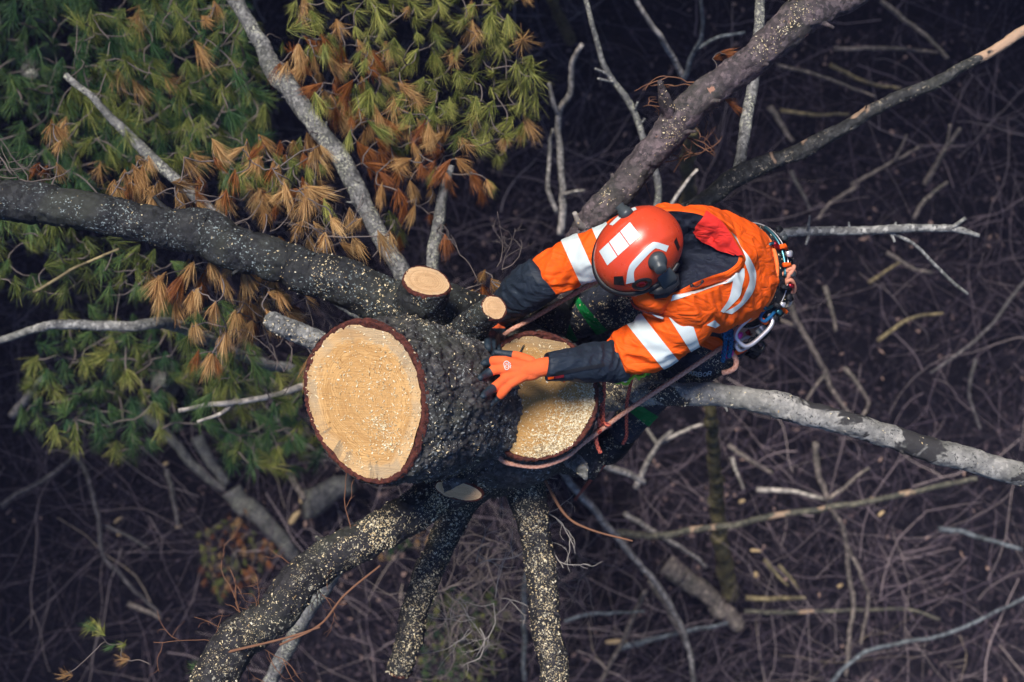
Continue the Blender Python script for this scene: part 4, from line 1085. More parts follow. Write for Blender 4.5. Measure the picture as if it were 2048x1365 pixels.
M['webbing'] = fabric('black_webbing', (0.009, 0.010, 0.014), 0.6, 0.3, dust=(0.10, 0.09, 0.08))
M['hw_red'] = plain('red_anodised_metal', (0.28, 0.012, 0.02), 0.3, 0.7)
M['hw_teal'] = plain('teal_anodised_metal', (0.05, 0.16, 0.20), 0.28, 0.8)
M['hw_blue'] = plain('blue_cord', (0.008, 0.10, 0.26), 0.6)
M['hw_silver'] = plain('silver_metal', (0.62, 0.60, 0.64), 0.3, 0.6)
M['hw_cream'] = plain('cream_loop', (0.55, 0.50, 0.40), 0.7)
M['pink'] = plain('pink_anodised_metal', (0.70, 0.05, 0.36), 0.35, 0.3)
M['lime'] = plain('lime_anodised_metal', (0.30, 0.62, 0.04), 0.35, 0.2)
M['salmon'] = plain('salmon_cord', (0.66, 0.27, 0.17), 0.8, var=0.25)

def tape_mat():
    t = NT('reflective_tape')
    o = t.obj()
    c = t.mix(t.noise(o, 14, 4), (0.52, 0.60, 0.61), (0.70, 0.77, 0.77))
    return t.done(c, 0.55, t.bump(t.noise(o, 700, 2), 0.15, 0.001), 0.5)
M['tape'] = tape_mat()

def helmet_mat():
    t = NT('orange_helmet_shell')
    o = t.obj()
    c = t.mix(t.noise(o, 8, 4), (0.60, 0.050, 0.018), (0.70, 0.075, 0.030))
    sp = t.step(t.noise(o, 260, 2, 0.5), 0.70, 0.74)
    c = t.mix(t.math('MULTIPLY', sp, 0.5), c, (0.75, 0.45, 0.35))
    sc = t.step(t.noise(t.scl(o, (30, 120, 30)), 1.0, 4, 0.7), 0.70, 0.74)
    c = t.mix(t.math('MULTIPLY', sc, 0.35), c, (0.45, 0.22, 0.18))
    return t.done(c, t.math('ADD', 0.20, t.math('MULTIPLY', t.noise(o, 40, 4), 0.2)), t.bump(t.noise(o, 500, 3), 0.12, 0.001), 0.4)
M['helmet'] = helmet_mat()

def rope_mat(name, a, b, k=420.0):
    t = NT(name)
    sx = t.n('SeparateXYZ', {0: t.attr('lc', 'Vector')})
    s, th = sx.outputs[0], sx.outputs[1]
    w1 = t.math('SINE', t.math('ADD', t.math('MULTIPLY', s, k), t.math('MULTIPLY', th, 3.0)))
    w2 = t.math('SINE', t.math('SUBTRACT', t.math('MULTIPLY', s, k), t.math('MULTIPLY', th, 3.0)))
    h = t.math('MAXIMUM', w1, w2)
    f = t.step(h, 0.1, 0.75)
    n = t.noise(t.obj(), 60, 4)
    c = t.mix(f, b, t.mix(n, tuple(x * 0.75 for x in a), a))
    return t.done(c, 0.85, t.bump(h, 0.35, 0.0012), 0.2)
M['rope_salmon'] = rope_mat('salmon_braided_rope', (0.86, 0.47, 0.34), (0.60, 0.26, 0.18), 300)
M['rope_red'] = rope_mat('red_braided_rope', (0.85, 0.20, 0.12), (0.22, 0.035, 0.04), 330)
M['rope_blue'] = rope_mat('blue_braided_rope', (0.02, 0.15, 0.33), (0.008, 0.03, 0.08), 420)

PERSON = thing('person', 'person in orange jacket and helmet bending over the stump, gloved hands on the trunk', 'person', P(1215, 890, 5.2))
CAM0 = np.array([0, 0, CAMZ])

def ray(px, py):
    return nrm(P(px, py, 1.0) - CAM0)

class Hits:
    def __init__(s, items):
        V, F, n = [], [], 0
        for v, f in items:
            for ff in (f if isinstance(f, list) else [f]):
                F += (np.asarray(ff) + n).tolist()
            V.append(v); n += len(v)
        s.t = BVHTree.FromPolygons([tuple(x) for x in np.vstack(V)], F)
    def __call__(s, px, py, default=4.1):
        h = s.t.ray_cast(Vector(CAM0), Vector(ray(px, py)), 20)
        if h[0] is None:
            h = None
            q = P(px, py, default)
            nr_ = s.t.find_nearest(Vector(q))
            p, n = np.array(nr_[0]), np.array(nr_[1])
        else:
            p, n = np.array(h[0]), np.array(h[1])
        if n.dot(ray(px, py)) > 0: n = -n
        return p, n

def decal(name, parent, hits, left, right, mat, n=24, m=7, lift=0.0022):
    """a thin patch lying on a surface between two edge lines given in photo pixels"""
    A, B = cr(np.array(left, float), n, False), cr(np.array(right, float), n, False)
    G = np.zeros((n, m, 3)); Nn = np.zeros((n, m, 3))
    for i in range(n):
        for j in range(m):
            f = j / (m - 1)
            p, q = hits(*(A[i] * (1 - f) + B[i] * f))
            G[i, j], Nn[i, j] = p, q
    for _ in range(2):
        Nn[1:-1] = nrm(Nn[:-2] + Nn[1:-1] + Nn[2:])
    G = G + Nn * lift
    return mk(name, G.reshape(-1, 3), quads(n, m, False), mat, parent)

def loft_center(pts, nu, nv, disp=None, seed=0):
    """tube from (px, py, depth, radius in m)"""
    a = np.array([[*P(x, y, d), r] for x, y, d, r in pts])
    r = cr(a, nu)
    C, R = r[:, :3], r[:, 3]
    T, N, B = frames(C)
    th = np.arange(nv) * 2 * np.pi / nv
    D = np.cos(th)[None, :, None] * N[:, None] + np.sin(th)[None, :, None] * B[:, None]
    s = np.concatenate([[0], np.cumsum(np.linalg.norm(np.diff(C, axis=0), axis=1))])
    G = C[:, None] + R[:, None, None] * D
    if disp is not None:
        G = G + D * disp(s[:, None] + 0 * th[None], th[None] + 0 * s[:, None])[..., None]
    return G, D, C

def cap_grid(G, ends=(True, True)):
    nu, nv = G.shape[:2]
    V = G.reshape(-1, 3)
    F = [quads(nu, nv)]
    j = np.arange(nv); j2 = (j + 1) % nv
    tri = []
    if ends[0]:
        V = np.vstack([V, G[0].mean(0)[None]]); tri.append(np.stack([j2, j, np.full(nv, len(V) - 1)], -1))
    if ends[1]:
        V = np.vstack([V, G[-1].mean(0)[None]]); tri.append(np.stack([(nu - 1) * nv + j, (nu - 1) * nv + j2, np.full(nv, len(V) - 1)], -1))
    if tri: F.append(np.vstack(tri))
    return V, F

def wrinkle(amp, freq, centre=None, width=0.1, seed=0, base=0.35, skew=0.02):
    def f(s, th):
        q = np.stack([(s + skew * np.sin(th + seed)) * freq, np.cos(th) * 1.1 + seed, np.sin(th) * 1.1], -1)
        r = 1 - 2 * np.abs(fbm(q, 3, seed))
        q2 = np.stack([s * freq * 0.35, np.cos(th) * 0.8 + seed, np.sin(th) * 0.8], -1)
        r = 0.8 * (np.clip(r, -0.6, 1) ** 1) + 0.7 * fbm(q2, 2, seed + 4)
        w = base if centre is None else base + (1 - base) * np.exp(-((s - centre) / width) ** 2)
        return amp * r * w
    return f

# --- jacket body
def sec(px, py, d, lat, dor, a, b):
    lat = nrm(lat); dor = nrm(np.asarray(dor) - lat * np.dot(dor, lat))
    return [*P(px, py, d), *(lat * a), *(dor * b)]
secs = np.array([
    sec(1484, 550, 4.46, (0.10, 0.99, 0), (0.80, -0.03, 0.60), 0.148, 0.120),
    sec(1474, 549, 4.41, (0.10, 0.99, 0), (0.79, -0.03, 0.61), 0.156, 0.124),
    sec(1448, 546, 4.33, (0.06, 0.99, 0), (0.76, -0.03, 0.63), 0.174, 0.134),
    sec(1408, 541, 4.23, (0.0, 0.99, 0), (0.72, -0.03, 0.68), 0.188, 0.140),
    sec(1368, 537, 4.14, (-0.10, 0.99, 0), (0.66, 0, 0.74), 0.192, 0.132),
    sec(1338, 535, 4.07, (-0.22, 0.97, 0), (0.60, 0, 0.80), 0.180, 0.110),
    sec(1316, 532, 4.02, (-0.25, 0.97, 0), (0.58, 0, 0.80), 0.110, 0.085),
    sec(1304, 530, 3.99, (-0.25, 0.97, 0), (0.55, 0, 0.80), 0.075, 0.075)])
def torso_grid(nu=150, nv=200, grow=0.0):
    r = cr(secs, nu)
    th = np.arange(nv) * 2 * np.pi / nv
    e = 0.9
    cs = np.sign(np.cos(th)) * np.abs(np.cos(th)) ** e
    sn = np.sign(np.sin(th)) * np.abs(np.sin(th)) ** e
    G = r[:, None, :3] + cs[None, :, None] * r[:, None, 3:6] + sn[None, :, None] * r[:, None, 6:9]
    N = nrm(G - r[:, None, :3])
    q = np.stack([G[..., 0] * 12 + G[..., 1] * 7, G[..., 1] * 6 - G[..., 0] * 3, G[..., 2] * 5], -1)
    f = 1 - 2 * np.abs(fbm(q, 3, 77))
    q2 = np.stack([G[..., 0] * 22 + G[..., 1] * 13, G[..., 1] * 9, G[..., 2] * 9], -1)
    f2 = 1 - 2 * np.abs(fbm(q2, 3, 71))
    G = G + N * (0.019 * f + 0.005 * f2 + grow)[..., None]
    d = CAMZ - G[..., 2]
    px, py = G[..., 0] * FPX / d + 1024, 682.5 - G[..., 1] * FPX / d
    inside = sstep(1 - ((px - 1362) / 126) ** 2 - ((py - 505) / 86) ** 2, 0.0, 0.35) * (N[..., 2] > 0)
    G[..., 2] -= 0.19 * inside                         # the cloth sinks under the open hood
    return G
TG = torso_grid()
V, F = cap_grid(TG)
jacket = mk('jacket', V, F, M['orange'], PERSON)
jacket['label'] = 'orange high-visibility jacket with pale reflective tape'
items = [(V, F)]

# --- sleeves, cuffs
slL = [(1385, 600, 4.12, 0.088), (1368, 640, 4.15, 0.090), (1338, 662, 4.18, 0.086), (1300, 686, 4.21, 0.081), (1262, 702, 4.24, 0.076), (1238, 712, 4.25, 0.066), (1222, 717, 4.245, 0.046)]
slR = [(1312, 452, 4.20, 0.065), (1272, 472, 4.165, 0.080), (1215, 500, 4.18, 0.077), (1160, 519, 4.22, 0.072), (1110, 543, 4.27, 0.068), (1090, 555, 4.295, 0.062), (1074, 566, 4.32, 0.045)]
GL, DL, CL = loft_center(slL, 120, 96, wrinkle(0.017, 15, 0.28, 0.13, 3, 0.42, 0.05))
GR, DR, CR_ = loft_center(slR, 120, 96, wrinkle(0.016, 15, 0.36, 0.14, 6, 0.42, 0.05))
for Gs in (GL, GR):
    v, f = cap_grid(Gs)
    mk('sleeve', v, f, M['orange'], jacket)
    items.append((v, f))
HJ = Hits(items)

def plane_band(name, parent, G, D, e1, e2, mat, lift=0.003, m=9):
    """the part of a sleeve between two planes, each through a photo line (two pixels)"""
    def sd(e):
        n = np.cross(ray(*e[0]), ray(*e[1]))
        return (G - CAM0) @ n
    nu, nv = G.shape[:2]
    def cross(e):
        s = sd(e)
        u = np.full(nv, np.nan)
        for j in range(nv):
            k = np.where(np.sign(s[:-1, j]) != np.sign(s[1:, j]))[0]
            if len(k):
                i = k[0]
                u[j] = i + s[i, j] / (s[i, j] - s[i + 1, j] + 1e-12)
        bad = np.isnan(u)
        if bad.all(): return None
        x = np.arange(nv)
        u[bad] = np.interp(x[bad], x[~bad], u[~bad], period=nv)
        return u
    a, b = cross(e1), cross(e2)
    if a is None or b is None:
        print('BAND MISSED', name, e1); return None
    out = np.zeros((m, nv, 3))
    j = np.arange(nv)
    for k in range(m):
        u = np.clip(a + (b - a) * k / (m - 1), 0, nu - 1.001)
        i = u.astype(int); f = (u - i)[:, None]
        out[k] = G[i, j] * (1 - f) + G[i + 1, j] * f + D[i, j] * lift
    return mk(name, out.reshape(-1, 3), quads(m, nv), mat, parent)
plane_band('reflective_stripe', jacket, GL, DL, [(1255, 651), (1311, 719)], [(1286, 632), (1340, 700)], M['tape'])
plane_band('reflective_stripe', jacket, GL, DL, [(1338, 634), (1368, 682)], [(1378, 625), (1398, 690)], M['tape'])
plane_band('reflective_stripe', jacket, GR, DR, [(1125, 488), (1155, 554)], [(1157, 473), (1189, 543)], M['tape'])
plane_band('reflective_stripe', jacket, GR, DR, [(1186, 462), (1214, 525)], [(1214, 448), (1240, 510)], M['tape'])

cuL = [(1242, 719, 4.252, 0.060), (1238, 720, 4.25, 0.071), (1215, 722, 4.235, 0.064), (1175, 726, 4.19, 0.057), (1130, 731, 4.14, 0.047), (1098, 735, 4.115, 0.041), (1094, 735, 4.113, 0.034)]
cuR = [(1092, 552, 4.29, 0.062), (1088, 555, 4.292, 0.076), (1070, 566, 4.31, 0.072), (1040, 589, 4.37, 0.066), (1012, 612, 4.43, 0.056), (992, 632, 4.48, 0.048), (990, 636, 4.49, 0.038)]
for cc, sd_ in ((cuL, 12), (cuR, 15)):
    Gc, Dc, Cc = loft_center(cc, 80, 72, wrinkle(0.010, 22, 0.08, 0.10, sd_, 0.6, 0.04))
    v, f = cap_grid(Gc)
    cu = mk('cuff', v, f, M['navy'], jacket)
    if sd_ == 12:
        HC = Hits([(v, f)])
        decal('pocket_flap', jacket, HC, [(1110, 745), (1160, 735), (1208, 727)], [(1110, 752), (1160, 742), (1208, 734)], M['black'], 20, 4, 0.003)
        decal('zip', jacket, HC, [(1096, 752), (1112, 751), (1127, 749)], [(1097, 757), (1112, 756), (1127, 754)], M['maroon'], 14, 4, 0.004)
        decal('zip_tag', jacket, HC, [(1097, 753), (1107, 751)], [(1098, 757), (1107, 755)], M['orange'], 6, 4, 0.006)
        zt = cr(np.array([P(1127, 750, 4.10), P(1129, 756, 4.11), P(1128, 764, 4.14)]), 8)
        v, f = tubeVF(zt, 0.0035, 6)
        mk('zip_pull', v, f, M['orange'], jacket)

# --- reflective tape on the back
for le, ri in [
    ([(1435, 449), (1456, 473), (1470, 494), (1482, 512), (1491, 533), (1498, 560), (1488, 588), (1478, 606), (1462, 617), (1446, 625)], [(1446, 453), (1471, 470), (1484, 496), (1499, 517), (1510, 541), (1511, 560), (1507, 580), (1496, 598), (1480, 615), (1463, 628)]),
    ([(1478, 534), (1470, 549), (1465, 565), (1457, 597), (1440, 623)], [(1488, 538), (1488, 554), (1484, 570), (1479, 592), (1462, 611), (1446, 626)]),
    ([(1345, 591), (1369, 586), (1392, 579), (1413, 571), (1439, 561), (1472, 547)], [(1342, 602), (1363, 596), (1392, 588), (1412, 581), (1451, 567), (1474, 559)]),
    ([(1412, 650), (1428, 640)], [(1430, 656), (1440, 650)])]:
    decal('reflective_stripe', jacket, HJ, le, ri, M['tape'], 40, 7)

# --- hood lying open behind the helmet
rim_px = [(1296, 440), (1330, 424), (1368, 424), (1406, 432), (1440, 456), (1472, 500), (1476, 522), (1456, 541), (1424, 552), (1388, 566), (1352, 584), (1322, 588), (1296, 560), (1284, 500)]
outer_px = [(1290, 424), (1326, 415), (1370, 415), (1414, 424), (1452, 452), (1488, 506), (1490, 530), (1464, 556), (1430, 568), (1392, 582), (1356, 600), (1320, 606), (1290, 575), (1275, 500)]
bot = P(1372, 505, 4.09)
ring, oring, irings = [], [], []
for (x, y), (x2, y2) in zip(rim_px, outer_px):
    p, n = HJ(x, y, 4.08)
    dd = float(np.interp(x, [1284, 1340, 1400, 1440, 1480], [3.99, 3.985, 4.0, 4.03, 4.08]))
    ring.append(P(x, y, dd))
    p2, n2 = HJ(x2, y2, 4.1)
    oring.append(P(x2, y2, min(max(CAMZ - p2[2] + 0.004, dd + 0.018), dd + 0.06)))
def closed(pts, n):
    a = np.array(pts); k = len(a)
    r = cr(np.vstack([a[-2:], a, a[:2]]), n * (k + 3) // k + 1, False)
    t = np.linspace(0, k + 3, len(r))
    out = np.stack([np.interp(np.linspace(2, k + 2, n, endpoint=False), t, r[:, i]) for i in range(3)], -1)
    return out
nr = 160
R0, R1 = closed(ring, nr), closed(oring, nr)
hw = 0.004 * fbm(np.stack([np.cos(np.arange(nr) / nr * 6.283) * 5, np.sin(np.arange(nr) / nr * 6.283) * 5, np.zeros(nr)], -1), 2, 3)
R0[:, 2] += hw
rows = []
for f in np.linspace(0, 1, 12):
    q = R1 * (1 - f) + R0 * f
    q[:, 2] += 0.012 * np.sin(np.pi * f)
    rows.append(q)
G = np.array(rows)
v, f = G.reshape(-1, 3), quads(12, nr)
hood = mk('hood', v, f, M['orange'], jacket)
items_h = [(v, f)]
rows = []
for f_ in np.linspace(0, 1, 26):
    q = R0 * (1 - f_) + bot * f_
    q[:, 2] -= 0.055 * np.sin(np.pi * 0.5 * f_) - 0.035 * f_
    qq = np.stack([q[:, 0] * 22 + q[:, 1] * 16, q[:, 1] * 20 - q[:, 0] * 12, q[:, 2] * 8], -1)
    q[:, 2] += 0.022 * (1 - 2 * np.abs(fbm(qq, 3, 19))) * np.sin(np.pi * min(1, f_ * 1.2))
    rows.append(q)
G = np.array(rows)
v, f = G.reshape(-1, 3), quads(26, nr)
mk('hood_lining', v, f, M['navy_hood'], jacket)
items_h.append((v, f))
HH = Hits(items_h + items)
decal('red_flap', jacket, HH, [(1409, 427), (1424, 437), (1441, 450), (1462, 480), (1482, 512)], [(1386, 459), (1394, 470), (1405, 479), (1427, 493), (1468, 509)], M['red'], 26, 9, 0.012)
cord = [HH(x, y)[0] + HH(x, y)[1] * 0.005 for x, y in ((1383, 571), (1390, 572), (1397, 569), (1404, 563))]
v, f = tubeVF(cr(np.array(cord), 14), 0.0022, 6)
mk('drawcord', v, f, M['black'], jacket)
for x, y in ((1383, 571), (1404, 563)):
    p, n = HH(x, y)
    v, f = tubeVF(np.array([p - n * 0.002, p + n * 0.004, p + n * 0.006]), [0.006, 0.006, 0.003], 10)
    mk('eyelet', v, f, M['black'], jacket)
# front collar and chest flap
top = cr(np.array([P(1282, 566, 3.98), P(1292, 585, 3.98), P(1312, 598, 3.99), P(1336, 600, 4.0), P(1352, 586, 4.0)]), 30)
mid = cr(np.array([P(1266, 588, 4.01), P(1280, 606, 4.0), P(1312, 618, 4.01), P(1332, 612, 4.02), P(1352, 596, 4.02)]), 30)
low = cr(np.array([P(1262, 594, 4.06), P(1274, 614, 4.05), P(1316, 628, 4.05), P(1334, 622, 4.06), P(1354, 604, 4.06)]), 30)
G = np.array([top, mid, low])
G = cr(G.reshape(3, -1), 9, False).reshape(9, 30, 3)
mk('collar', G.reshape(-1, 3), quads(9, 30, False), M['orange'], jacket)
G2 = G[-3:] - np.array([0, 0, 0.012]) + np.array([-0.004, -0.006, 0])
mk('collar_lining', G2.reshape(-1, 3), quads(3, 30, False), M['maroon'], jacket)
ch = np.array([cr(np.array([P(1262, 596, 4.08), P(1282, 622, 4.09), P(1300, 634, 4.10), P(1330, 640, 4.12)]), 24), cr(np.array([P(1285, 580, 4.06), P(1310, 600, 4.06), P(1330, 612, 4.07), P(1360, 620, 4.08)]), 24), cr(np.array([P(1330, 560, 4.05), P(1345, 580, 4.05), P(1360, 590, 4.06), P(1380, 600, 4.07)]), 24)])
ch = cr(ch.reshape(3, -1), 9, False).reshape(9, 24, 3)
ch[..., 2] += 0.006 * fbm(ch * 40, 2, 9)
mk('front_panel', ch.reshape(-1, 3), quads(9, 24, False), M['orange'], jacket)
hl = cr(np.array([P(1292, 608, 4.06), P(1300, 622, 4.055), P(1312, 632, 4.06), P(1326, 637, 4.07)]), 14)
v, f = tubeVF(hl, [0.004] * 14, 6)
mk('zip', v, f, M['tape'], jacket)

# --- helmet
fr = nrm([-0.77, -0.62, 0.0]); rt = np.array([-0.62, 0.77, 0])
up = nrm(0.30 * rt + 0.12 * fr + np.array([0, 0, 0.95]))
fr = nrm(fr - up * fr.dot(up)); lf = np.cross(up, fr)
HC0 = P(1279, 499, 3.965)
def hl_pt(x, y, z):
    return HC0 + fr * x + lf * y + up * z
def dome(phi, t, g=0.0):
    A = np.where(np.cos(phi) > 0, 0.148, 0.142) + g
    B = 0.119 + g
    H = 0.142 + g
    ct = np.clip(np.cos(t), 0, 1) ** 0.86; stt = np.sign(np.sin(t)) * np.abs(np.sin(t)) ** 0.92
    x, y, z = A * ct * np.cos(phi), B * ct * np.sin(phi), np.where(t < 0, 0.10 * np.sin(t), H * stt)
    ridge = 0.004 * np.exp(-((np.abs(y) - 0.058) / 0.010) ** 2) * (t > 0.2)
    z = z + ridge
    return HC0 + x[..., None] * fr + y[..., None] * lf + z[..., None] * up
ph = np.arange(120) * 2 * np.pi / 120
tv = np.concatenate([np.linspace(-0.35, 0, 6)[:-1], np.linspace(0, np.pi / 2 - 0.01, 50)])
PH, TVV = np.meshgrid(ph, tv)
G = dome(PH, TVV)
v, f = cap_grid(G, (False, True))
helmet = mk('helmet', v, f, M['helmet'], PERSON)
helmet['label'] = 'orange-red climbing helmet with white stickers'
HM = Hits([(v, f)])
inner = dome(PH, TVV, -0.008)
mk('helmet_liner', inner.reshape(-1, 3), quads(*PH.shape), M['black'], helmet)
pr = np.linspace(-2.0, 2.0, 90)
rimc = dome(pr, np.full(90, -0.02), 0.004)
v, f = tubeVF(rimc, 0.0085 * (0.55 + 0.45 * np.cos(pr / 2.0 * 1.2)) + 0.0015, 10)
mk('rim', v, f, M['black'], helmet)
pk = np.array([[dome(np.array([p]), np.array([-0.02]), 0.004 + 0.006 * k * max(0, math.cos(p * 0.85)))[0] - up * 0.004 * k for p in np.linspace(-1.25, 1.25, 40)] for k in range(3)])
mk('peak', pk.reshape(-1, 3), quads(3, 40, False), M['black'], helmet)
A0, A1, B1, B0 = np.array([1199, 503.]), np.array([1260, 445.]), np.array([1281, 472.]), np.array([1215, 531.])
for a, b in ((0.0, 0.30), (0.325, 0.66), (0.685, 1.0)):
    decal('reflective_sticker', helmet, HM, [A0 + (A1 - A0) * a, A0 + (A1 - A0) * b], [B0 + (B1 - B0) * a, B0 + (B1 - B0) * b], M['tape'], 10, 8, 0.0014)
decal('reflective_sticker', helmet, HM, [(1252, 568), (1256, 540), (1266, 522), (1300, 489), (1313, 485), (1337, 492)], [(1269, 564), (1268, 544), (1277, 530), (1306, 500), (1316, 498), (1332, 504)], M['tape'], 30, 5, 0.0014)
decal('reflective_sticker', helmet, HM, [(1219, 450), (1243, 428), (1270, 415)], [(1226, 452), (1248, 433), (1274, 420)], M['tape'], 20, 4, 0.0014)
decal('vent', helmet, HM, [(1228, 553), (1246, 552)], [(1228, 569), (1249, 571)], M['black'], 8, 6, 0.0016)
decal('vent', helmet, HM, [(1347, 484), (1352, 475)], [(1355, 503), (1359, 495)], M['black'], 8, 6, 0.0016)
def lathe(name, parent, px, py, prof, mat, hits, axis=None, ns=28, start=0.0):
    p, n = hits(px, py)
    n = nrm(n if axis is None else np.asarray(axis, float))
    C = np.array([p + n * (start + z) for z, r in prof])
    e1 = nrm(np.cross(n, [0.3, 0.5, 0.81])); e2 = np.cross(n, e1)
    th = np.arange(ns) * 2 * np.pi / ns
    G = C[:, None] + np.array([r for z, r in prof])[:, None, None] * (np.cos(th)[None, :, None] * e1 + np.sin(th)[None, :, None] * e2)
    v, f = cap_grid(G)
    return mk(name, v, f, mat, parent, False)
axl = nrm(lf * 0.75 + up * 0.55)
lathe('mount_knob', helmet, 1314, 522, [(-0.01, 0.029), (0.010, 0.029), (0.012, 0.025), (0.019, 0.025), (0.020, 0.019), (0.040, 0.019), (0.043, 0.015)], M['grey_plastic'], HM, nrm(axl + fr * 0.1 - np.array([0, 0.25, 0])))
lathe('mount_knob', helmet, 1252, 428, [(-0.01, 0.022), (0.010, 0.022), (0.012, 0.018), (0.020, 0.018), (0.021, 0.014), (0.034, 0.014)], M['grey_plastic'], HM, nrm(-lf * 0.9 + up * 0.3))
cupax = nrm(lf * 0.8 + up * 0.35 + fr * 0.35)
cpos = P(1283, 565, 3.90)
def disc_stack(name, parent, p, n, prof, mat, ns=32):
    n = nrm(n); e1 = nrm(np.cross(n, [0.3, 0.5, 0.81])); e2 = np.cross(n, e1)
    th = np.arange(ns) * 2 * np.pi / ns
    C = np.array([p + n * z for z, r in prof])
    G = C[:, None] + np.array([r for z, r in prof])[:, None, None] * (np.cos(th)[None, :, None] * e1 + np.sin(th)[None, :, None] * e2)
    v, f = cap_grid(G)
    return mk(name, v, f, mat, parent, False)
disc_stack('ear_defender', helmet, cpos, cupax, [(-0.020, 0.029), (-0.018, 0.034), (-0.004, 0.034), (-0.002, 0.030), (0.003, 0.032), (0.010, 0.030), (0.011, 0.019), (0.004, 0.017)], M['black'])
disc_stack('ear_defender_cap', helmet, cpos + cupax * 0.006, cupax, [(-0.002, 0.015), (0.004, 0.012), (0.005, 0.005)], M['hw_red'])
def slab(name, parent, pts, w, th_, mat):
    C = np.array(pts)
    n = len(C)
    T = nrm(np.gradient(C, axis=0))
    S = nrm(np.cross(T, [0, 0, 1.0]))
    U = np.cross(S, T)
    w = np.broadcast_to(np.asarray(w, float), (n,))[:, None]
    sq = [(-1, -.6), (-.8, -1), (.8, -1), (1, -.6), (1, .6), (.8, 1), (-.8, 1), (-1, .6)]
    G = np.stack([C + S * w * a + U * th_ * b for a, b in sq], 1)
    v, f = cap_grid(G)
    return mk(name, v, f, mat, parent, False)
slab('visor_arm', helmet, [P(1320, 535, 3.90), P(1328, 548, 3.905), P(1338, 562, 3.93), P(1342, 572, 3.95)], [0.020, 0.026, 0.029, 0.021], 0.009, M['grey_plastic'])
slab('visor_arm', helmet, [P(1350, 548, 3.94), P(1350, 565, 3.945), P(1336, 576, 3.94), P(1315, 582, 3.945), P(1298, 582, 3.95)], [0.011, 0.015, 0.016, 0.014, 0.009], 0.008, M['black'])
slab('visor_arm', helmet, [P(1303, 575, 3.94), P(1312, 566, 3.93), P(1322, 558, 3.92)], [0.006, 0.005, 0.006], 0.005, M['black'])
slab('neck_guard', helmet, [P(1308, 592, 3.98), P(1330, 588, 3.975), P(1352, 572, 3.97)], [0.010, 0.013, 0.010], 0.004, M['black'])

# --- trousers
legL = [(1478, 615, 4.58, 0.095), (1458, 655, 4.58, 0.098), (1420, 700, 4.64, 0.094), (1375, 728, 4.74, 0.086), (1335, 752, 4.83, 0.080), (1300, 792, 4.94, 0.072), (1262, 840, 5.06, 0.064), (1236, 872, 5.14, 0.058)]
legR = [(1480, 580, 4.54, 0.10), (1430, 585, 4.55, 0.100), (1350, 592, 4.60, 0.094), (1290, 596, 4.64, 0.088), (1240, 605, 4.69, 0.083), (1195, 622, 4.78, 0.075), (1160, 638, 4.87, 0.068), (1130, 655, 4.96, 0.060)]
L1, DL1, _ = loft_center(legL, 150, 90, wrinkle(0.012, 20, 0.40, 0.16, 23, 0.5, 0.03))
L2, DL2, _ = loft_center(legR, 150, 90, wrinkle(0.014, 19, 0.42, 0.16, 28, 0.55, 0.035))
pel, _, _ = loft_center([(1468, 560, 4.46, 0.115), (1482, 585, 4.54, 0.12), (1484, 610, 4.60, 0.115), (1480, 620, 4.66, 0.09)], 40, 90, wrinkle(0.006, 20, None, 0.1, 3, 0.6))
V1, F1 = cap_grid(L1); V2, F2 = cap_grid(L2); V3, F3 = cap_grid(pel)
VV = np.vstack([V1, V2, V3])
FF = F1 + [f + len(V1) for f in F2] + [f + len(V1) + len(V2) for f in F3]
trousers = mk('trousers', VV, FF, M['trouser'], PERSON)
trousers['label'] = 'black chainsaw trousers with green panels, dusted with sawdust'
SURF['trouser_l'] = (L1.reshape(-1, 3), quads(150, 90)); SURF['trouser_r'] = (L2.reshape(-1, 3), quads(150, 90))
for Gx, Dx, e1, e2 in [(L2, DL2, [(1149, 606), (1184, 656)], [(1160, 598), (1206, 650)]), (L2, DL2, [(1118, 640), (1132, 678)], [(1133, 632), (1150, 668)]), (L1, DL1, [(1240, 806), (1286, 844)], [(1262, 796), (1306, 826)])]:
    plane_band('green_panel', trousers, Gx, Dx, e1, e2, M['green'], 0.004)
HT = Hits([(VV, FF)])
decal('green_panel', trousers, HT, [(1290, 742), (1296, 752)], [(1300, 738), (1302, 750)], M['green'], 6, 4, 0.003)
decal('orange_panel', trousers, HT, [(1385, 682), (1400, 690), (1420, 698), (1436, 704)], [(1400, 672), (1420, 672), (1440, 676), (1452, 690)], M['orange'], 14, 6, 0.006)
decal('orange_panel', trousers, HT, [(1468, 700), (1485, 694), (1492, 690)], [(1470, 710), (1487, 702), (1494, 696)], M['orange'], 8, 4, 0.006)
# white lettering along the thigh
LET = {'A': [[(0, 0), (.5, 1), (1, 0)], [(.2, .4), (.8, .4)]], 'R': [[(0, 0), (0, 1), (.7, 1), (.9, .75), (.7, .5), (0, .5)], [(.45, .5), (1, 0)]], 'B': [[(0, 0), (0, 1), (.65, 1), (.8, .75), (.6, .52), (0, .52)], [(.6, .52), (.95, .25), (.7, 0), (0, 0)]], 'O': [[(.5, 1), (.05, .7), (.05, .3), (.5, 0), (.95, .3), (.95, .7), (.5, 1)]]}
bb = Batch()
for i, chh in enumerate('ARBOR'):
    for st_ in LET[chh]:
        pp = []
        for (x, y) in st_:
            fx = (i + 0.78 * x + 0.18 * y) / 5.0
            bx, by = 1378 + (1424 - 1378) * fx, 749 + 3.0 * math.sin(fx * 3) - 7.5 * y
            p, n = HT(bx, by, 4.7)
            pp.append(p + n * 0.003)
        bb.tube(cr(np.array(pp), 3 * len(pp), False), 0.0016, 5)
bb.build('lettering', M['tape'], trousers)

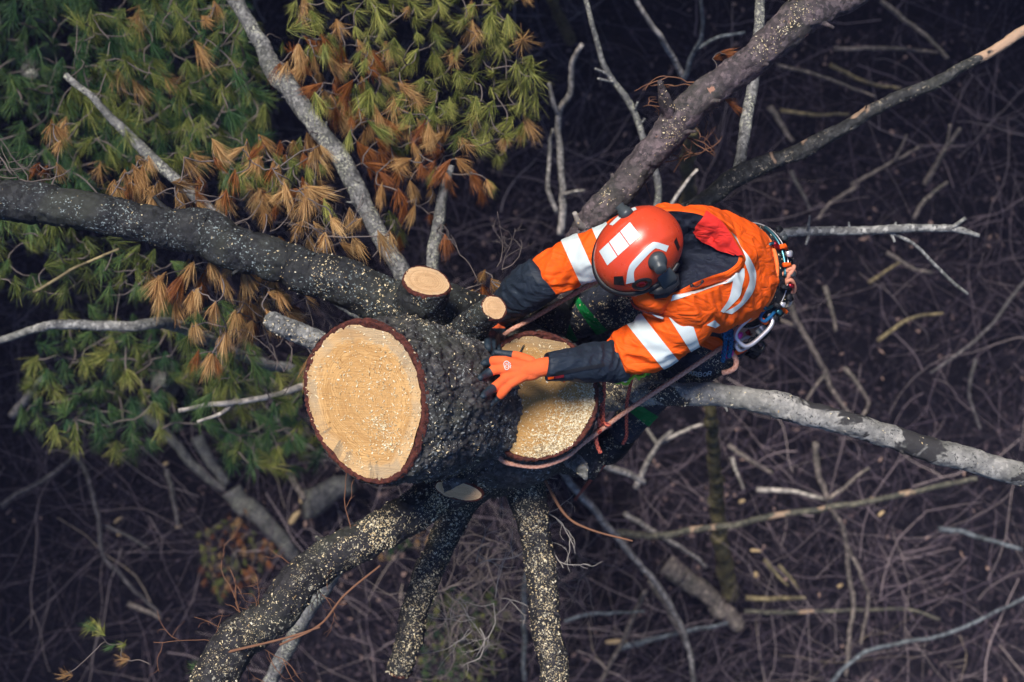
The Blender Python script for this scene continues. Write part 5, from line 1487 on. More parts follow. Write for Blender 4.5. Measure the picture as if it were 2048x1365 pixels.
# --- boots
def boot(pts, label):
    Gb, Db, _ = loft_center(pts, 50, 40, wrinkle(0.006, 20, None, 0.1, 5, 0.6))
    v, f = cap_grid(Gb)
    o = mk('boot', v, f, M['boot'], PERSON)
    SURF['boot' + label] = (Gb.reshape(-1, 3), quads(50, 40))
    o['label'] = label
    return o
boot([(1246, 862, 5.10, 0.058), (1234, 876, 5.15, 0.066), (1220, 892, 5.17, 0.066), (1206, 906, 5.20, 0.058), (1196, 916, 5.22, 0.03)], 'black boot below the pale limb')
boot([(1136, 650, 4.94, 0.062), (1120, 662, 5.0, 0.066), (1098, 676, 5.04, 0.062), (1080, 688, 5.08, 0.04)], 'black boot behind the lower stump')

# --- body under the clothes: one continuous figure
def union(name, caps, voxel, mat, parent, smooth_it=6, attr=None):
    V, F, n = [], [], 0
    for pts in caps:
        a = np.array(pts, float)
        Cn = a[:, :3]; R = a[:, 3]
        k = max(6, int(np.linalg.norm(np.diff(Cn, axis=0), axis=1).sum() / (voxel * 1.5)))
        r = cr(a, k, False) if len(a) > 2 else cr(a, k)
        Cn, R = r[:, :3], r[:, 3]
        T = nrm(np.gradient(Cn, axis=0))
        s = np.linspace(0.25, 1, 4)
        pre_c = [Cn[0] - T[0] * R[0] * math.cos(math.asin(q)) for q in s[:-1]]
        post_c = [Cn[-1] + T[-1] * R[-1] * math.cos(math.asin(q)) for q in s[:-1][::-1]]
        CC = np.vstack([pre_c, Cn, post_c]); RR = np.concatenate([R[0] * s[:-1], R, R[-1] * s[:-1][::-1]])
        v, f = tubeVF(CC, RR, 16)
        F += sum([(ff + n).tolist() for ff in f], [])
        V.append(v); n += len(v)
    me = bpy.data.meshes.new('tmp'); me.from_pydata(np.vstack(V).tolist(), [], F)
    ob = bpy.data.objects.new('tmp', me); COL.objects.link(ob)
    md = ob.modifiers.new('r', 'REMESH'); md.mode = 'VOXEL'; md.voxel_size = voxel
    ms = ob.modifiers.new('s', 'SMOOTH'); ms.iterations = smooth_it; ms.factor = 0.5
    dg = bpy.context.evaluated_depsgraph_get()
    m2 = bpy.data.meshes.new_from_object(ob.evaluated_get(dg))
    bpy.data.objects.remove(ob, do_unlink=True)
    co = np.zeros(len(m2.vertices) * 3); m2.vertices.foreach_get('co', co); co = co.reshape(-1, 3)
    Fq = {}
    for p in m2.polygons:
        Fq.setdefault(len(p.vertices), []).append(list(p.vertices))
    bpy.data.meshes.remove(m2)
    return mk(name, co, [np.array(x) for x in Fq.values()], mat, parent, True, attr(co) if attr else None)
q4 = lambda x, y, d, r: [*P(x, y, d), r]
head_c = HC0 - up * 0.02
union('body', [
    [q4(1488, 580, 4.50, 0.105), q4(1428, 545, 4.37, 0.085), q4(1365, 537, 4.27, 0.075), q4(1318, 532, 4.17, 0.06), q4(1298, 524, 4.08, 0.05)],
    [[*(head_c - up * 0.10 + fr * 0.03), 0.055], [*(head_c - up * 0.03 + fr * 0.01), 0.085], [*(head_c + up * 0.04), 0.085]],
    [[*(head_c - up * 0.05 + fr * 0.085), 0.010], [*(head_c - up * 0.075 + fr * 0.105), 0.014]],
    [[*(head_c - up * 0.05 + lf * 0.085), 0.014], [*(head_c - up * 0.08 + lf * 0.083), 0.012]],
    [[*(head_c - up * 0.05 - lf * 0.085), 0.014], [*(head_c - up * 0.08 - lf * 0.083), 0.012]],
    [[*(head_c - up * 0.115 + fr * 0.065), 0.016], [*(head_c - up * 0.125 + fr * 0.075), 0.014]],
    [q4(1350, 560, 4.24, 0.055), q4(1372, 628, 4.19, 0.055), q4(1232, 716, 4.25, 0.042), q4(1110, 734, 4.14, 0.022), q4(1078, 738, 4.125, 0.016)],
    [q4(1340, 500, 4.24, 0.055), q4(1290, 468, 4.18, 0.055), q4(1080, 560, 4.31, 0.042), q4(1004, 620, 4.465, 0.022), q4(990, 645, 4.50, 0.018)],
    [q4(1488, 610, 4.54, 0.09), q4(1455, 668, 4.57, 0.075), q4(1335, 750, 4.83, 0.055), q4(1236, 872, 5.14, 0.04), q4(1206, 905, 5.19, 0.038)],
    [q4(1480, 585, 4.54, 0.09), q4(1420, 586, 4.56, 0.075), q4(1245, 604, 4.69, 0.055), q4(1136, 651, 4.94, 0.04), q4(1090, 680, 5.05, 0.038)]],
    0.013, M['skin'], PERSON, 4)

# --- gloves, closed on the bark
HB = Hits([SURF[stemL.name], SURF['trunk'], SURF[stemR.name]])
def on_bark(px, py, gap, dmin=0, dmax=9):
    p, n = HB(px, py, 4.2)
    return float(np.clip(CAMZ - p[2] - gap, dmin, dmax))
def glove_mat():
    t = NT('dipped_glove')
    o = t.obj()
    f = t.step(t.attr('dark'), 0.45, 0.55)
    kn = t.noise(o, 420, 2)
    oc = t.mix(t.noise(o, 25, 4), (0.74, 0.10, 0.02), (0.92, 0.17, 0.055))
    c = t.mix(f, oc, t.mix(t.noise(o, 60, 4), (0.006, 0.012, 0.022), (0.03, 0.05, 0.07)))
    h = t.math('ADD', kn, t.math('MULTIPLY', t.noise(o, 60, 3), 0.8))
    return t.done(c, t.math('SUBTRACT', 0.9, t.math('MULTIPLY', f, 0.45)), t.bump(h, 0.5, 0.003), 0.3)
M['dipped'] = glove_mat()
fingers = {  # knuckle, first joint, second joint, tip in photo pixels; radius px; where the dip starts
    'index': [(1012, 722), (990, 722), (976, 724), (968, 727)],
    'middle': [(1010, 738), (988, 741), (971, 750), (961, 756)],
    'ring': [(1012, 756), (993, 772), (976, 784), (966, 792)],
    'little': [(1022, 768), (1004, 788), (992, 800), (982, 809)]}
wr = on_bark(1050, 740, 0.06, 4.02, 4.12)
caps, segs = [], []
kd = {}
for nm, pts in fingers.items():
    r = 0.0136 if nm != 'little' else 0.0118
    ds = []
    prev = 4.075
    for i, (x, y) in enumerate(pts):
        b = on_bark(x, y, [0.030, 0.020, 0.013, 0.011][i], 3.9, 4.4)
        b = min(b, prev + [0.02, 0.014, 0.02, 0.02][i])
        b = max(b, prev - 0.03)
        ds.append(b); prev = b
    rad = [r * 1.15, r * 1.16, r * 0.98, r * 0.82]
    caps.append([q4(x, y, d, rr) for (x, y), d, rr in zip(pts, ds, rad)])
    kd[nm] = ds
    segs.append(([P(x, y, d) for (x, y), d in zip(pts, ds)], 0.40))
k = {n_: P(*fingers[n_][0], kd[n_][0]) for n_ in fingers}
palm_d = np.mean([v_[0] for v_ in kd.values()])
for nm in fingers:
    caps.append([q4(1068, 738, palm_d + 0.02, 0.020), [*(0.5 * P(1068, 738, palm_d + 0.02) + 0.5 * k[nm]), 0.018], [*k[nm], 0.0145]])
caps.append([q4(1112, 733, 4.135, 0.031), q4(1090, 734, 4.12, 0.031), q4(1070, 738, palm_d + 0.02, 0.029), q4(1050, 740, palm_d + 0.015, 0.026)])
caps.append([q4(1070, 735, palm_d + 0.02, 0.022), q4(1068, 748, palm_d + 0.02, 0.02), q4(1040, 752, palm_d + 0.012, 0.018)])
caps.append([q4(1062, 722, palm_d + 0.03, 0.016), q4(1035, 712, palm_d + 0.04, 0.014), q4(1008, 708, palm_d + 0.05, 0.012), q4(992, 705, palm_d + 0.055, 0.010)])
segs.append(([P(1062, 722, palm_d + 0.03), P(1035, 712, palm_d + 0.04), P(1008, 708, palm_d + 0.05), P(992, 705, palm_d + 0.055)], 0.3))
def dark_attr(segs):
    def f(co):
        best = np.full(len(co), 9.0); val = np.zeros(len(co))
        for pts, t0 in segs:
            n = len(pts) - 1
            for i in range(n):
                a, b = pts[i], pts[i + 1]
                ab = b - a
                t = np.clip(((co - a) @ ab) / ab.dot(ab), 0, 1)
                d = np.linalg.norm(co - (a + t[:, None] * ab), axis=1)
                m = d < best
                best = np.where(m, d, best)
                val = np.where(m, (i + t) / n, val)
        return {'dark': 0.5 + np.clip((val - 0.45) * 9, -0.5, 0.5)}
    return f
gl = union('glove', caps, 0.0032, M['dipped'], PERSON, 3, dark_attr(segs))
gl['label'] = 'orange knit glove with navy dipped fingers and a white emblem'
# white emblem printed on the back of the hand
me = gl.data
co = np.zeros(len(me.vertices) * 3); me.vertices.foreach_get('co', co); co = co.reshape(-1, 3) + off_of(gl)
HG = Hits([(co, [np.array([list(p.vertices)]) for p in me.polygons])])
eb = Batch()
def emb(pts, r=0.0011):
    pp = [HG(1013 + x, 731 + y)[0] + HG(1013 + x, 731 + y)[1] * 0.0012 for x, y in pts]
    eb.tube(cr(np.array(pp), 3 * len(pp), False), r, 5)
emb([(-5.5, -4), (-2, -8), (3, -7.5), (4, -4), (3.5, 0), (5, 4), (2.5, 8), (-1.5, 8.5), (-3.5, 5), (-4.5, 1), (-5.5, -4)], 0.0014)
emb([(-2.5, -3.5), (0.5, -4.5), (1.5, -1), (-1.5, 0), (-1, 4.5), (2, 4)])
emb([(5, -6), (8, -3), (6, -1), (9, 1), (7, 3), (8.5, 6)], 0.0011)
eb.build('emblem', M['tape'], gl)
# right hand, gripping the far side of the trunk behind the small stub
caps, segs = [], []
caps.append([q4(1004, 620, 4.46, 0.032), q4(992, 640, 4.49, 0.032), q4(986, 656, 4.50, 0.032)])
for i, (pts) in enumerate([[(982, 668), (976, 682), (976, 694), (980, 702)], [(990, 668), (986, 686), (985, 699), (988, 708)], [(998, 666), (996, 684), (995, 697), (997, 705)], [(1004, 662), (1006, 676), (1006, 688), (1005, 695)]]):
    ds = [min(4.47, on_bark(x, y, 0.014, 4.15, 4.5)) for x, y in pts]
    caps.append([q4(x, y, d, rr) for (x, y), d, rr in zip(pts, ds, (0.014, 0.013, 0.012, 0.0105))])
    caps.append([q4(990, 645, 4.47, 0.024), q4(*pts[0], ds[0], 0.016)])
    segs.append(([P(x, y, d) for (x, y), d in zip(pts, ds)], 0.2))
caps.append([q4(985, 640, 4.49, 0.018), q4(972, 652, 4.47, 0.014), q4(966, 666, 4.46, 0.011)])
segs.append(([P(985, 640, 4.49), P(972, 652, 4.47), P(966, 666, 4.46)], 0.2))
def dk2(co):
    d = dark_attr(segs)(co)['dark']
    py = 682.5 - co[:, 1] * FPX / (CAMZ - co[:, 2])
    return {'dark': np.clip(0.5 + (py - 657) * 0.12, 0, 1)}
g2 = union('glove', caps, 0.0036, M['dipped'], PERSON, 3, dk2)
g2['label'] = 'glove half hidden behind the smaller stub'

# --- harness
lat, dor = secs[0][3:6] / 0.160, secs[0][6:9] / 0.125   # the belt follows the hem, a little wider
ax = nrm(np.cross(lat, dor))
if ax[2] > 0: ax = -ax
hc = secs[0][:3]
def hring(a, b, down, t0=0, t1=2 * np.pi, n=90, close=True):
    th = np.linspace(t0, t1, n, endpoint=not close)
    return hc + ax * down + np.cos(th)[:, None] * lat * a + np.sin(th)[:, None] * dor * b
rows = [hring(0.172, 0.132, -0.010), hring(0.186, 0.146, -0.006), hring(0.194, 0.156, 0.02), hring(0.196, 0.160, 0.06), hring(0.190, 0.154, 0.095), hring(0.17, 0.13, 0.10)]
G = cr(np.array(rows).reshape(6, -1), 24, False).reshape(24, 90, 3)
G = G + nrm(G - hc) * (0.004 * fbm(G * 45, 3, 4))[..., None]
harness = mk('harness', G.reshape(-1, 3), quads(24, 90), M['webbing'], PERSON)
harness['label'] = 'black climbing harness belt with orange edging'
SURF['harness'] = (G.reshape(-1, 3), quads(24, 90))
pc = hring(0.180, 0.142, -0.014)
v, f = tubeVF(np.vstack([pc, pc[:1]]), 0.0075, 8, False)
mk('belt_piping', v, f, M['orange_edge'], harness)
pc = hring(0.197, 0.160, 0.012, 0.4, 1.55, 30, False)
v, f = tubeVF(pc, 0.006, 8)
mk('belt_tube', v, f, M['hw_teal'], harness)
for t_ in (1.0, 1.35, 1.75, 2.1, 2.5, -0.35, -0.7):
    pc = hring(0.20, 0.165, 0.01, t_, t_ + 0.12, 2, False)
    v, f = tubeVF(np.vstack([pc[0] - ax * 0.02, pc[0] + nrm(pc[0] - hc) * 0.010, pc[0] + ax * 0.03]), 0.009, 6)
    mk('webbing_keeper', v, f, M['orange'] if t_ in (1.0, 1.35, 2.5, -0.35) else M['webbing'], harness)
for (x, y, d, r) in [(1555, 560, 4.50, .030), (1560, 590, 4.52, .034), (1548, 612, 4.55, .036), (1530, 632, 4.56, .036), (1508, 650, 4.56, .034), (1500, 672, 4.56, .036), (1476, 690, 4.57, .034), (1548, 534, 4.49, .024), (1520, 655, 4.58, .04), (1495, 684, 4.58, .036), (1535, 600, 4.50, .022), (1515, 628, 4.50, .022), (1478, 664, 4.50, .02), (1505, 700, 4.6, .03)]:
    pts = [P(x + rng.uniform(-8, 8), y + rng.uniform(-8, 8), d + 0.05), P(x, y, d), P(x + rng.uniform(-12, 12), y + rng.uniform(-12, 12), d + 0.03)]
    C = cr(np.array(pts), 12)
    v, f = tubeVF(C, r * (0.6 + 0.4 * np.sin(np.linspace(0.2, 2.9, 12))), 14)
    v = v + nrm(v - P(x, y, d + 0.02)) * (0.009 * fbm(v * 60, 3, 6))[:, None]
    mk('gear_pouch', v, f, M['webbing'], harness)
    SURF['pouch%d' % len(SURF)] = (v[:-2], f[0])

for t_, w_, mt_ in [(1.15, .012, 'hw_silver'), (1.5, .010, 'grey_plastic'), (1.9, .014, 'webbing'), (2.2, .010, 'hw_teal'), (2.35, .012, 'webbing'), (2.65, .010, 'hw_silver'), (2.8, .012, 'hw_cream'), (0.8, .010, 'grey_plastic'), (0.55, .012, 'webbing'), (-0.2, .012, 'webbing'), (3.0, .011, 'hw_red'), (1.7, .008, 'hw_red'), (2.05, .009, 'hw_silver')]:
    q_ = hring(0.205, 0.172, rng.uniform(0.015, 0.07), t_, t_ + 0.1, 2, False)
    e_ = nrm(q_[0] - hc)
    slab('buckle', harness, [q_[0] - ax * 0.014 + e_ * 0.002, q_[0] + e_ * 0.010, q_[0] + ax * 0.016 + e_ * 0.004], [w_ * 0.7, w_, w_ * 0.8], 0.005, M[mt_])
tm = hring(0.199, 0.163, 0.035)
v, f = tubeVF(np.vstack([tm, tm[:1]]), 0.0022, 5, False)
mk('belt_seam', v, f, M['hw_silver'], harness)

def ring_path(px, py, d, lx, ly, ang, tilt=0.0, n=36, p=0.6):
    """a rounded link: half sizes in photo pixels, seen at an angle"""
    t = np.linspace(0, 2 * np.pi, n, endpoint=False)
    x = np.sign(np.cos(t)) * np.abs(np.cos(t)) ** p * lx
    y = np.sign(np.sin(t)) * np.abs(np.sin(t)) ** p * ly
    X, Y = x * math.cos(ang) - y * math.sin(ang), x * math.sin(ang) + y * math.cos(ang)
    return np.array([P(px + a, py + b, d + tilt * (c_ / max(lx, 1)) * 0.03) for a, b, c_ in zip(X, Y, x)])
def carabiner(label, px, py, d, lx, ly, ang, mat, tilt=1.0, r=0.0065, sleeve=None):
    lx, ly, d = lx * 1.15, ly * 1.2, d - 0.015
    C = ring_path(px, py, d, lx, ly, ang, tilt)
    v, f = tubeVF(np.vstack([C, C[:2]]), r, 8, False)
    t = thing('carabiner', label, 'carabiner', C[0], 'carabiners on the harness')
    mk('frame', v, f, M[mat], t)
    if sleeve:
        k0 = sleeve[1]
        v, f = tubeVF(C[[k0, (k0 + 2) % 36, (k0 + 4) % 36, (k0 + 6) % 36]], r * 1.6, 10)
        mk('locking_sleeve', v, f, M[sleeve[0]], t)
carabiner('teal carabiner with red locking sleeve sticking out behind the belt', 1549, 505, 4.40, 16, 10, 0.9, 'hw_teal', 1.0, 0.006, ('hw_red', 22))
carabiner('dark teal carabiner lying along the belt behind the back', 1553, 566, 4.42, 15, 6, 1.1, 'hw_teal')
carabiner('large silver carabiner at the climber\'s left hip', 1508, 657, 4.42, 35, 18, -0.75, 'hw_silver', 0.4, 0.0078)
carabiner('teal carabiner above the blue one on the left hip', 1543, 606, 4.42, 15, 5, -0.55, 'hw_teal')
carabiner('blue carabiner on the left hip', 1538, 624, 4.42, 19, 7, -0.85, 'hw_blue', 1.0, 0.006)
carabiner('red carabiner behind the right shoulder', 1404, 424, 4.30, 9, 5, 0.9, 'hw_red', 1.0, 0.006)
carabiner('small black carabiner high on the belt', 1513, 470, 4.42, 10, 7, 0.9, 'black', 1.0, 0.006)
carabiner('small dark red carabiner beside the coiled cord', 1563, 578, 4.44, 8, 5, 0.3, 'hw_red', 1.0, 0.006)

carabiner('pale silver carabiner under the large one at the left hip', 1488, 688, 4.46, 14, 8, -0.5, 'hw_silver', 0.6)
carabiner('black carabiner hanging lowest at the left hip', 1512, 690, 4.48, 13, 8, 0.4, 'black', 0.6)
carabiner('dark grey carabiner between the coiled cord and the blue carabiner', 1560, 600, 4.45, 12, 7, -0.9, 'grey_plastic', 0.6)

def tube_thing(name, label, cat, paths, mat, group=None):
    b = Batch()
    lc = []
    for C, r, ns_ in paths:
        v, f = tubeVF(C, r, ns_)
        s = np.concatenate([[0], np.cumsum(np.linalg.norm(np.diff(C, axis=0), axis=1))])
        a = np.zeros((len(v), 3))
        a[:len(C) * ns_, 0] = np.repeat(s, ns_)
        a[:len(C) * ns_, 1] = np.tile(np.arange(ns_) * 2 * np.pi / ns_, len(C))
        b.add(v, f); lc.append(a)
    F = ([np.vstack(b.F4)] if b.F4 else []) + ([np.vstack(b.F3)] if b.F3 else [])
    o = mk(name, np.vstack(b.V), F, M[mat], None, True, {'lc': np.vstack(lc)}, paths[0][0][0])
    return tag(o, label, cat, group)
# cord coiled into a knotted bundle
pa = []
for i in range(5):
    pa.append((np.vstack([ring_path(1566 + i * 3.5, 566 - i * 5, 4.42 - 0.004 * i, 13 - i * 1.2, 9, 0.9 + 0.15 * i, 1.0, 30, 0.9)] * 1), 0.0068, 8))
pa.append((cr(np.array([P(1570, 565, 4.40), P(1580, 548, 4.38), P(1586, 538, 4.38), P(1588, 533, 4.39)]), 12), 0.008, 8))
pa.append((ring_path(1581, 573, 4.42, 13, 7, 1.3, 1.0, 30, 0.9), 0.008, 8))
tube_thing('coiled_cord', 'salmon cord coiled into a knotted bundle on the back of the belt', 'cord', pa, 'salmon')
tube_thing('cream_loop', 'cream cord loop hanging from the back of the belt', 'loop', [(cr(np.array([P(1570, 585, 4.45), P(1581, 595, 4.44), P(1580, 608, 4.45), P(1570, 613, 4.46), P(1562, 608, 4.47)]), 24), 0.0055, 8)], 'hw_cream')
tube_thing('orange_strap', 'orange strap end sticking out below the belt', 'strap', [(cr(np.array([P(1545, 620, 4.46), P(1555, 622, 4.44), P(1566, 620, 4.44), P(1573, 625, 4.45)]), 16), 0.0085, 4)], 'orange')
# lanyard round the stump
lp = [(1452, 690, 4.50), (1430, 704, 4.50), (1395, 728, 4.51), (1340, 765, 4.52), (1290, 798, 4.53), (1240, 832, 4.50), (1200, 862, 4.46), (1165, 888, 4.43), (1130, 916, 4.39), (1080, 933, 4.375), (1035, 930, 4.375), (1003, 920, 4.38), (975, 880, 4.40), (958, 820, 4.40), (960, 760, 4.40), (975, 708, 4.40), (992, 686, 4.40), (1020, 662, 4.41), (1060, 640, 4.42), (1120, 605, 4.44), (1195, 562, 4.46), (1280, 515, 4.50), (1400, 470, 4.55), (1470, 470, 4.55)]
tube_thing('lanyard_rope', 'salmon braided lanyard looped from the harness around the lower stump', 'rope', [(cr(np.array([P(*p) for p in lp]), 260), 0.0082, 12)], 'rope_salmon')
tube_thing('lanyard_tail', 'short salmon rope end hanging at the climber\'s left hip', 'rope', [(cr(np.array([P(1463, 706, 4.50), P(1472, 720, 4.50), P(1470, 735, 4.50), P(1458, 743, 4.51), P(1445, 746, 4.52)]), 30), 0.0095, 10)], 'rope_salmon')
# red rope with its knot
t_ = np.linspace(0, 2 * np.pi, 80)
kn = np.array([P(1203 + 10 * math.cos(a) + 6 * math.cos(2 * a), 852 + 13 * math.sin(a) - 5 * math.sin(2 * a), 4.47 + 0.018 * math.sin(3 * a)) for a in t_])
tube_thing('climbing_rope', 'red braided climbing rope hanging below the left forearm, tied in a knot', 'rope', [
    (cr(np.array([P(1191, 745, 4.42), P(1197, 770, 4.46), P(1202, 800, 4.48), P(1203, 838, 4.48)]), 40), 0.0070, 10),
    (cr(np.array([P(1208, 745, 4.42), P(1208, 780, 4.46), P(1206, 815, 4.48), P(1206, 842, 4.46)]), 40), 0.0070, 10), (kn, 0.0070, 10),
    (cr(np.array([P(1196, 858, 4.47), P(1192, 875, 4.48), P(1195, 892, 4.49), P(1201, 906, 4.50)]), 30), 0.0075, 10)], 'rope_red')
tube_thing('climbing_rope', 'single red rope strand hanging over the pale limb by the boot', 'rope', [(cr(np.array([P(1266, 745, 4.50), P(1260, 775, 4.56), P(1254, 805, 4.60), P(1253, 840, 4.66), P(1253, 872, 4.72), P(1246, 888, 4.76)]), 60), 0.0062, 10)], 'rope_red')
tube_thing('climbing_rope', 'taut red rope running from the boot down to the forest floor', 'rope', [(cr(np.array([P(1212, 925, 5.3), P(1180, 962, 6.5), P(1150, 1000, 9.0)]), 20), 0.008, 8)], 'rope_red')
tube_thing('blue_lanyard', 'blue cord running from the left hip under the elbow', 'cord', [(cr(np.array([P(1448, 655, 4.42), P(1420, 662, 4.41), P(1385, 676, 4.42), P(1355, 690, 4.45)]), 30), 0.0068, 8)], 'rope_blue')
tube_thing('blue_sling', 'blue doubled sling knotted at the left hip', 'sling', [
    (cr(np.array([P(1445, 724, 4.46), P(1449, 700, 4.44), P(1452, 675, 4.42), P(1456, 662, 4.41), P(1462, 664, 4.41), P(1462, 690, 4.43), P(1458, 715, 4.45)]), 40), 0.0085, 8),
    (ring_path(1456, 668, 4.41, 8, 7, 0, 0.5), 0.0085, 8)], 'rope_blue')
pb = P(1475, 672, 4.44)
o = mk('pink_pulley', *[(a) for a in cap_grid(loft_center([(1466, 678, 4.44, 0.006), (1471, 675, 4.43, 0.013), (1478, 671, 4.43, 0.013), (1484, 668, 4.44, 0.006)], 14, 16)[0])], M['pink'], None, True, None, pb)
tag(o, 'pink swivel at the lower end of the large silver carabiner', 'swivel')
pk_ = thing('pink_pulley', 'magenta pulley under the blue sling at the left hip', 'pulley', P(1455, 705, 4.47))
for z, r, mt_ in ((0.0, 0.022, 'pink'),):
    n_ = nrm([-0.2, -0.2, 1]); 
    disc_stack('side_plate', pk_, P(1455, 705, 4.47), n_, [(-0.004, 0.021), (0.004, 0.021), (0.005, 0.012)], M['pink'])
    disc_stack('axle', pk_, P(1455, 705, 4.465), n_, [(0.0, 0.007), (0.007, 0.006)], M['hw_silver'])
# lime rope device
ld = thing('rope_device', 'lime green mechanical rope device half hidden behind the left elbow', 'device', P(1250, 765, 4.42))
for nm, path, r in (('body', [(1216, 754), (1226, 758), (1232, 764)], 0.005), ('arm', [(1250, 764), (1262, 758), (1272, 748), (1282, 741), (1290, 744), (1288, 752), (1276, 754)], 0.0052), ('arm', [(1272, 752), (1280, 760)], 0.0048)):
    v, f = tubeVF(cr(np.array([P(x, y, 4.40) for x, y in path]), 24), r, 8)
    mk(nm, v, f, M['lime'], ld)
for x, y in ((1235, 760), (1251, 762)):
    C = ring_path(x, y, 4.40, 8.0, 7.0, 0.1, 0.2, 28, 1.0)
    v, f = tubeVF(np.vstack([C, C[:2]]), 0.0045, 8, False)
    mk('ring', v, f, M['lime'], ld)
    disc_stack('bolt', ld, P(x, y, 4.40), [0, 0, 1], [(-0.004, 0.006), (0.004, 0.006), (0.006, 0.003)], M['hw_silver'])
pc_ = [on_plane(x, y, P(1083, 795, 4.312), nR) for x, y in ((1039, 707), (1043, 699), (1046, 693), (1049, 690))]
v, f = tubeVF(cr(np.array(pc_), 12), np.array([0.002, 0.003, 0.003, 0.0025, 0.003, 0.002, 0.003, 0.0025, 0.002, 0.002, 0.0015, 0.001]), 6)
mk('crack', v, f, M['black'], stemR)
# bare smooth limb seen under the left upper arm
limb('branch', [(1262, 630, 4.98, 40), (1225, 655, 4.95, 44), (1190, 682, 4.93, 46), (1150, 715, 4.95, 60)], M['bark_smooth'], ns=30, seed=44, label='short smooth limb between the legs and the lower stump')
# ------------------------------------------------------------------ sawdust: chips lying on whatever faces up
def sawdust(label, keys, n, size=(0.0028, 0.0095), up=0.35, region=None, mask=None, clump=0.5, cs=14.0, seed=0):
    Vs, Ns, W = [], [], []
    b = Batch()
    pts, nr_ = [], []
    for k in keys:
        V, F = SURF[k]
        Q = V[F]
        cn = np.cross(Q[:, 2] - Q[:, 0], Q[:, 3] - Q[:, 1])
        ar = np.linalg.norm(cn, axis=1) * 0.5
        nn = cn / (2 * ar[:, None] + 1e-12)
        cen = Q.mean(1)
        w = ar * np.clip(nn[:, 2] - up, 0, 1)
        fb = fbm(cen * cs, 3, seed + 3)
        w = w * np.clip((fb + clump) * 2.4, 0.015, 1.6)
        d = CAMZ - cen[:, 2]
        px = cen[:, 0] * FPX / d + 1024
        py = 682.5 - cen[:, 1] * FPX / d
        if region is not None:
            w = w * region(px, py)
        pts.append(Q); nr_.append(nn); W.append(w)
    Q = np.concatenate(pts); nn = np.concatenate(nr_); w = np.concatenate(W)
    if w.sum() <= 0:
        print('NO SAWDUST SURFACE', label); return
    idx = rng.choice(len(Q), n, p=w / w.sum())
    a, c = rng.uniform(0, 1, (n, 1)), rng.uniform(0, 1, (n, 1))
    q = Q[idx]
    p = (q[:, 0] * (1 - a) + q[:, 1] * a) * (1 - c) + (q[:, 3] * (1 - a) + q[:, 2] * a) * c
    m = nrm(nn[idx] + rng.normal(0, 0.35, (n, 3)))
    u = nrm(np.cross(m, rng.normal(0, 1, (n, 3))))
    v = np.cross(m, u)
    L = (rng.uniform(0, 1, (n, 1)) ** 3.2) * (size[1] - size[0]) + size[0]
    Wd = L * rng.uniform(0.3, 0.7, (n, 1))
    L, Wd = L * 0.5, Wd * 0.5
    p = p + nn[idx] * (0.0012 + rng.uniform(0, 0.003, (n, 1)))
    t = m * L * 0.35
    V = np.stack([p - u * L - v * Wd, p + u * L - v * Wd * 0.6, p + u * L * 0.8 + v * Wd, p - u * L + v * Wd * 0.8, p + t], 1).reshape(-1, 3)
    k = np.arange(n) * 5
    F = np.concatenate([np.stack([k + i, k + (i + 1) % 4, k + 4], -1) for i in range(4)])
    r = np.clip(rng.beta(3, 2, n), 0, 1)
    o = mk('sawdust', V, F, M['chip'], None, False, {'rnd': np.repeat(r, 5)})
    tag(o, label, 'sawdust', None, 'stuff')
def box(x0, y0, x1, y1, soft=20):
    return lambda px, py: sstep(px, x0 - soft, x0 + soft) * sstep(-px, -x1 - soft, -x1 + soft) * sstep(py, y0 - soft, y0 + soft) * sstep(-py, -y1 - soft, -y1 + soft)
sawdust('thick sawdust heaped on the lower stump face', [KR], 3400, up=0.1, clump=0.6, cs=9, region=lambda x, y: 0.06 + sstep(x * 0.8 + y * 0.6, 1350, 1440) * sstep(y, 730, 790), seed=3)
sawdust('sprinkled sawdust on the oval cut face', [KL], 1500, (0.003, 0.009), 0.1, clump=0.5, cs=10, region=lambda x, y: 0.35 + 2.2 * sstep(-np.abs((x - 770) - (y - 860) * 0.35), -34, 0) * sstep(y, 800, 860) + 1.5 * sstep(x, 790, 840) * sstep(y, 800, 880), seed=4)
sawdust('sawdust on the thick lower left limb', [b2.name], 3600, up=0.15, clump=0.35, cs=16, region=lambda x, y: 0.30 + 1.3 * sstep(x, 650, 760), seed=5)
sawdust('sawdust on the slim bottom limb', [b3.name], 2000, up=0.2, clump=0.6, seed=6)
sawdust('sawdust on the straight bottom limb', [b4.name], 2300, up=0.2, clump=0.6, seed=7)
sawdust('sawdust on the inner end of the pale right limb', [b5.name], 1500, up=0.1, clump=0.7, region=lambda x, y: sstep(-x, -1480, -1300) + 0.02, seed=8)
sawdust('sparse sawdust specks on the dark left limb', [b1.name], 1000, (0.003, 0.009), 0.3, clump=0.4, region=lambda x, y: 0.12 + sstep(x, 520, 680), seed=9)
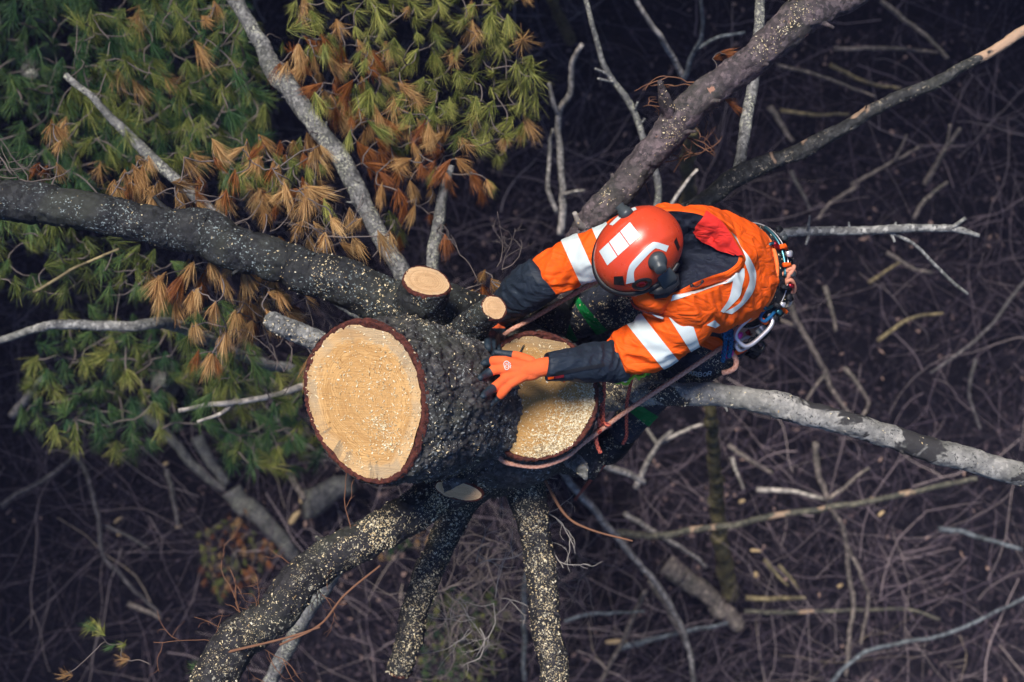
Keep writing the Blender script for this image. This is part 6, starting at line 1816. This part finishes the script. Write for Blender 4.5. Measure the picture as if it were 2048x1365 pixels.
sawdust('sawdust along the upper right limb', [b6.name], 750, (0.0022, 0.008), 0.3, clump=0.05, cs=9, region=lambda x, y: 0.15 + 2.5 * box(1500, 20, 1640, 130)(x, y) + 1.5 * box(1330, 200, 1370, 290)(x, y) + 2 * box(1080, 380, 1220, 640)(x, y), seed=10)
sawdust('sawdust in the bark crevices around the fork', [stemL.name, stemR.name, 'trunk'], 2200, (0.0022, 0.008), 0.25, clump=0.2, cs=11, region=lambda x, y: 0.10 + 1.6 * box(800, 600, 980, 700)(x, y) + 0.25 * box(800, 900, 1000, 1000)(x, y), seed=11)
sawdust('fine powdery sawdust dusting the lower limbs and the lower stump', [b2.name, b3.name, b4.name, KR], 9000, (0.0012, 0.0035), 0.3, clump=0.02, cs=24, seed=31)
stubs = [k for k in SURF if k.startswith('stub')]
sawdust('sawdust on the stubs around the trunk', stubs, 1500, (0.0022, 0.008), 0.2, clump=0.3, seed=12)
sawdust('sawdust caught in the creases of the trousers', ['trouser_l', 'trouser_r'], 2600, (0.0025, 0.010), 0.15, clump=0.15, cs=16, seed=14)
sawdust('sawdust on the boots and harness', [k for k in SURF if k.startswith('boot') or k.startswith('pouch') or k == 'harness'], 700, (0.0022, 0.008), 0.2, clump=0.1, cs=14, seed=15)

# ------------------------------------------------------------------ bluish volume added to lift the dark tones to navy
def tone_lift_mat():
    m = bpy.data.materials.new('tone_lift_volume')
    m.use_nodes = True
    m.node_tree.nodes.clear()
    out = m.node_tree.nodes.new('ShaderNodeOutputMaterial')
    pv = m.node_tree.nodes.new('ShaderNodeVolumePrincipled')
    pv.inputs['Color'].default_value = (0.50, 0.52, 1.0, 1)
    pv.inputs['Density'].default_value = 0.0019
    m.node_tree.links.new(pv.outputs[0], out.inputs['Volume'])
    return m
hx, hz0, hz1 = 96.0, -1.6, 26.0
hv = np.array([[x, y, z] for z in (hz0, hz1) for x, y in ((-hx, -hx), (hx, -hx), (hx, hx), (-hx, hx))])
hf = np.array([[0, 3, 2, 1], [4, 5, 6, 7], [0, 1, 5, 4], [1, 2, 6, 5], [2, 3, 7, 6], [3, 0, 4, 7]])
tag(mk('added_haze', hv, hf, tone_lift_mat(), None, False), 'added bluish volume lifting the dark tones to navy', 'added_haze', None, 'stuff')
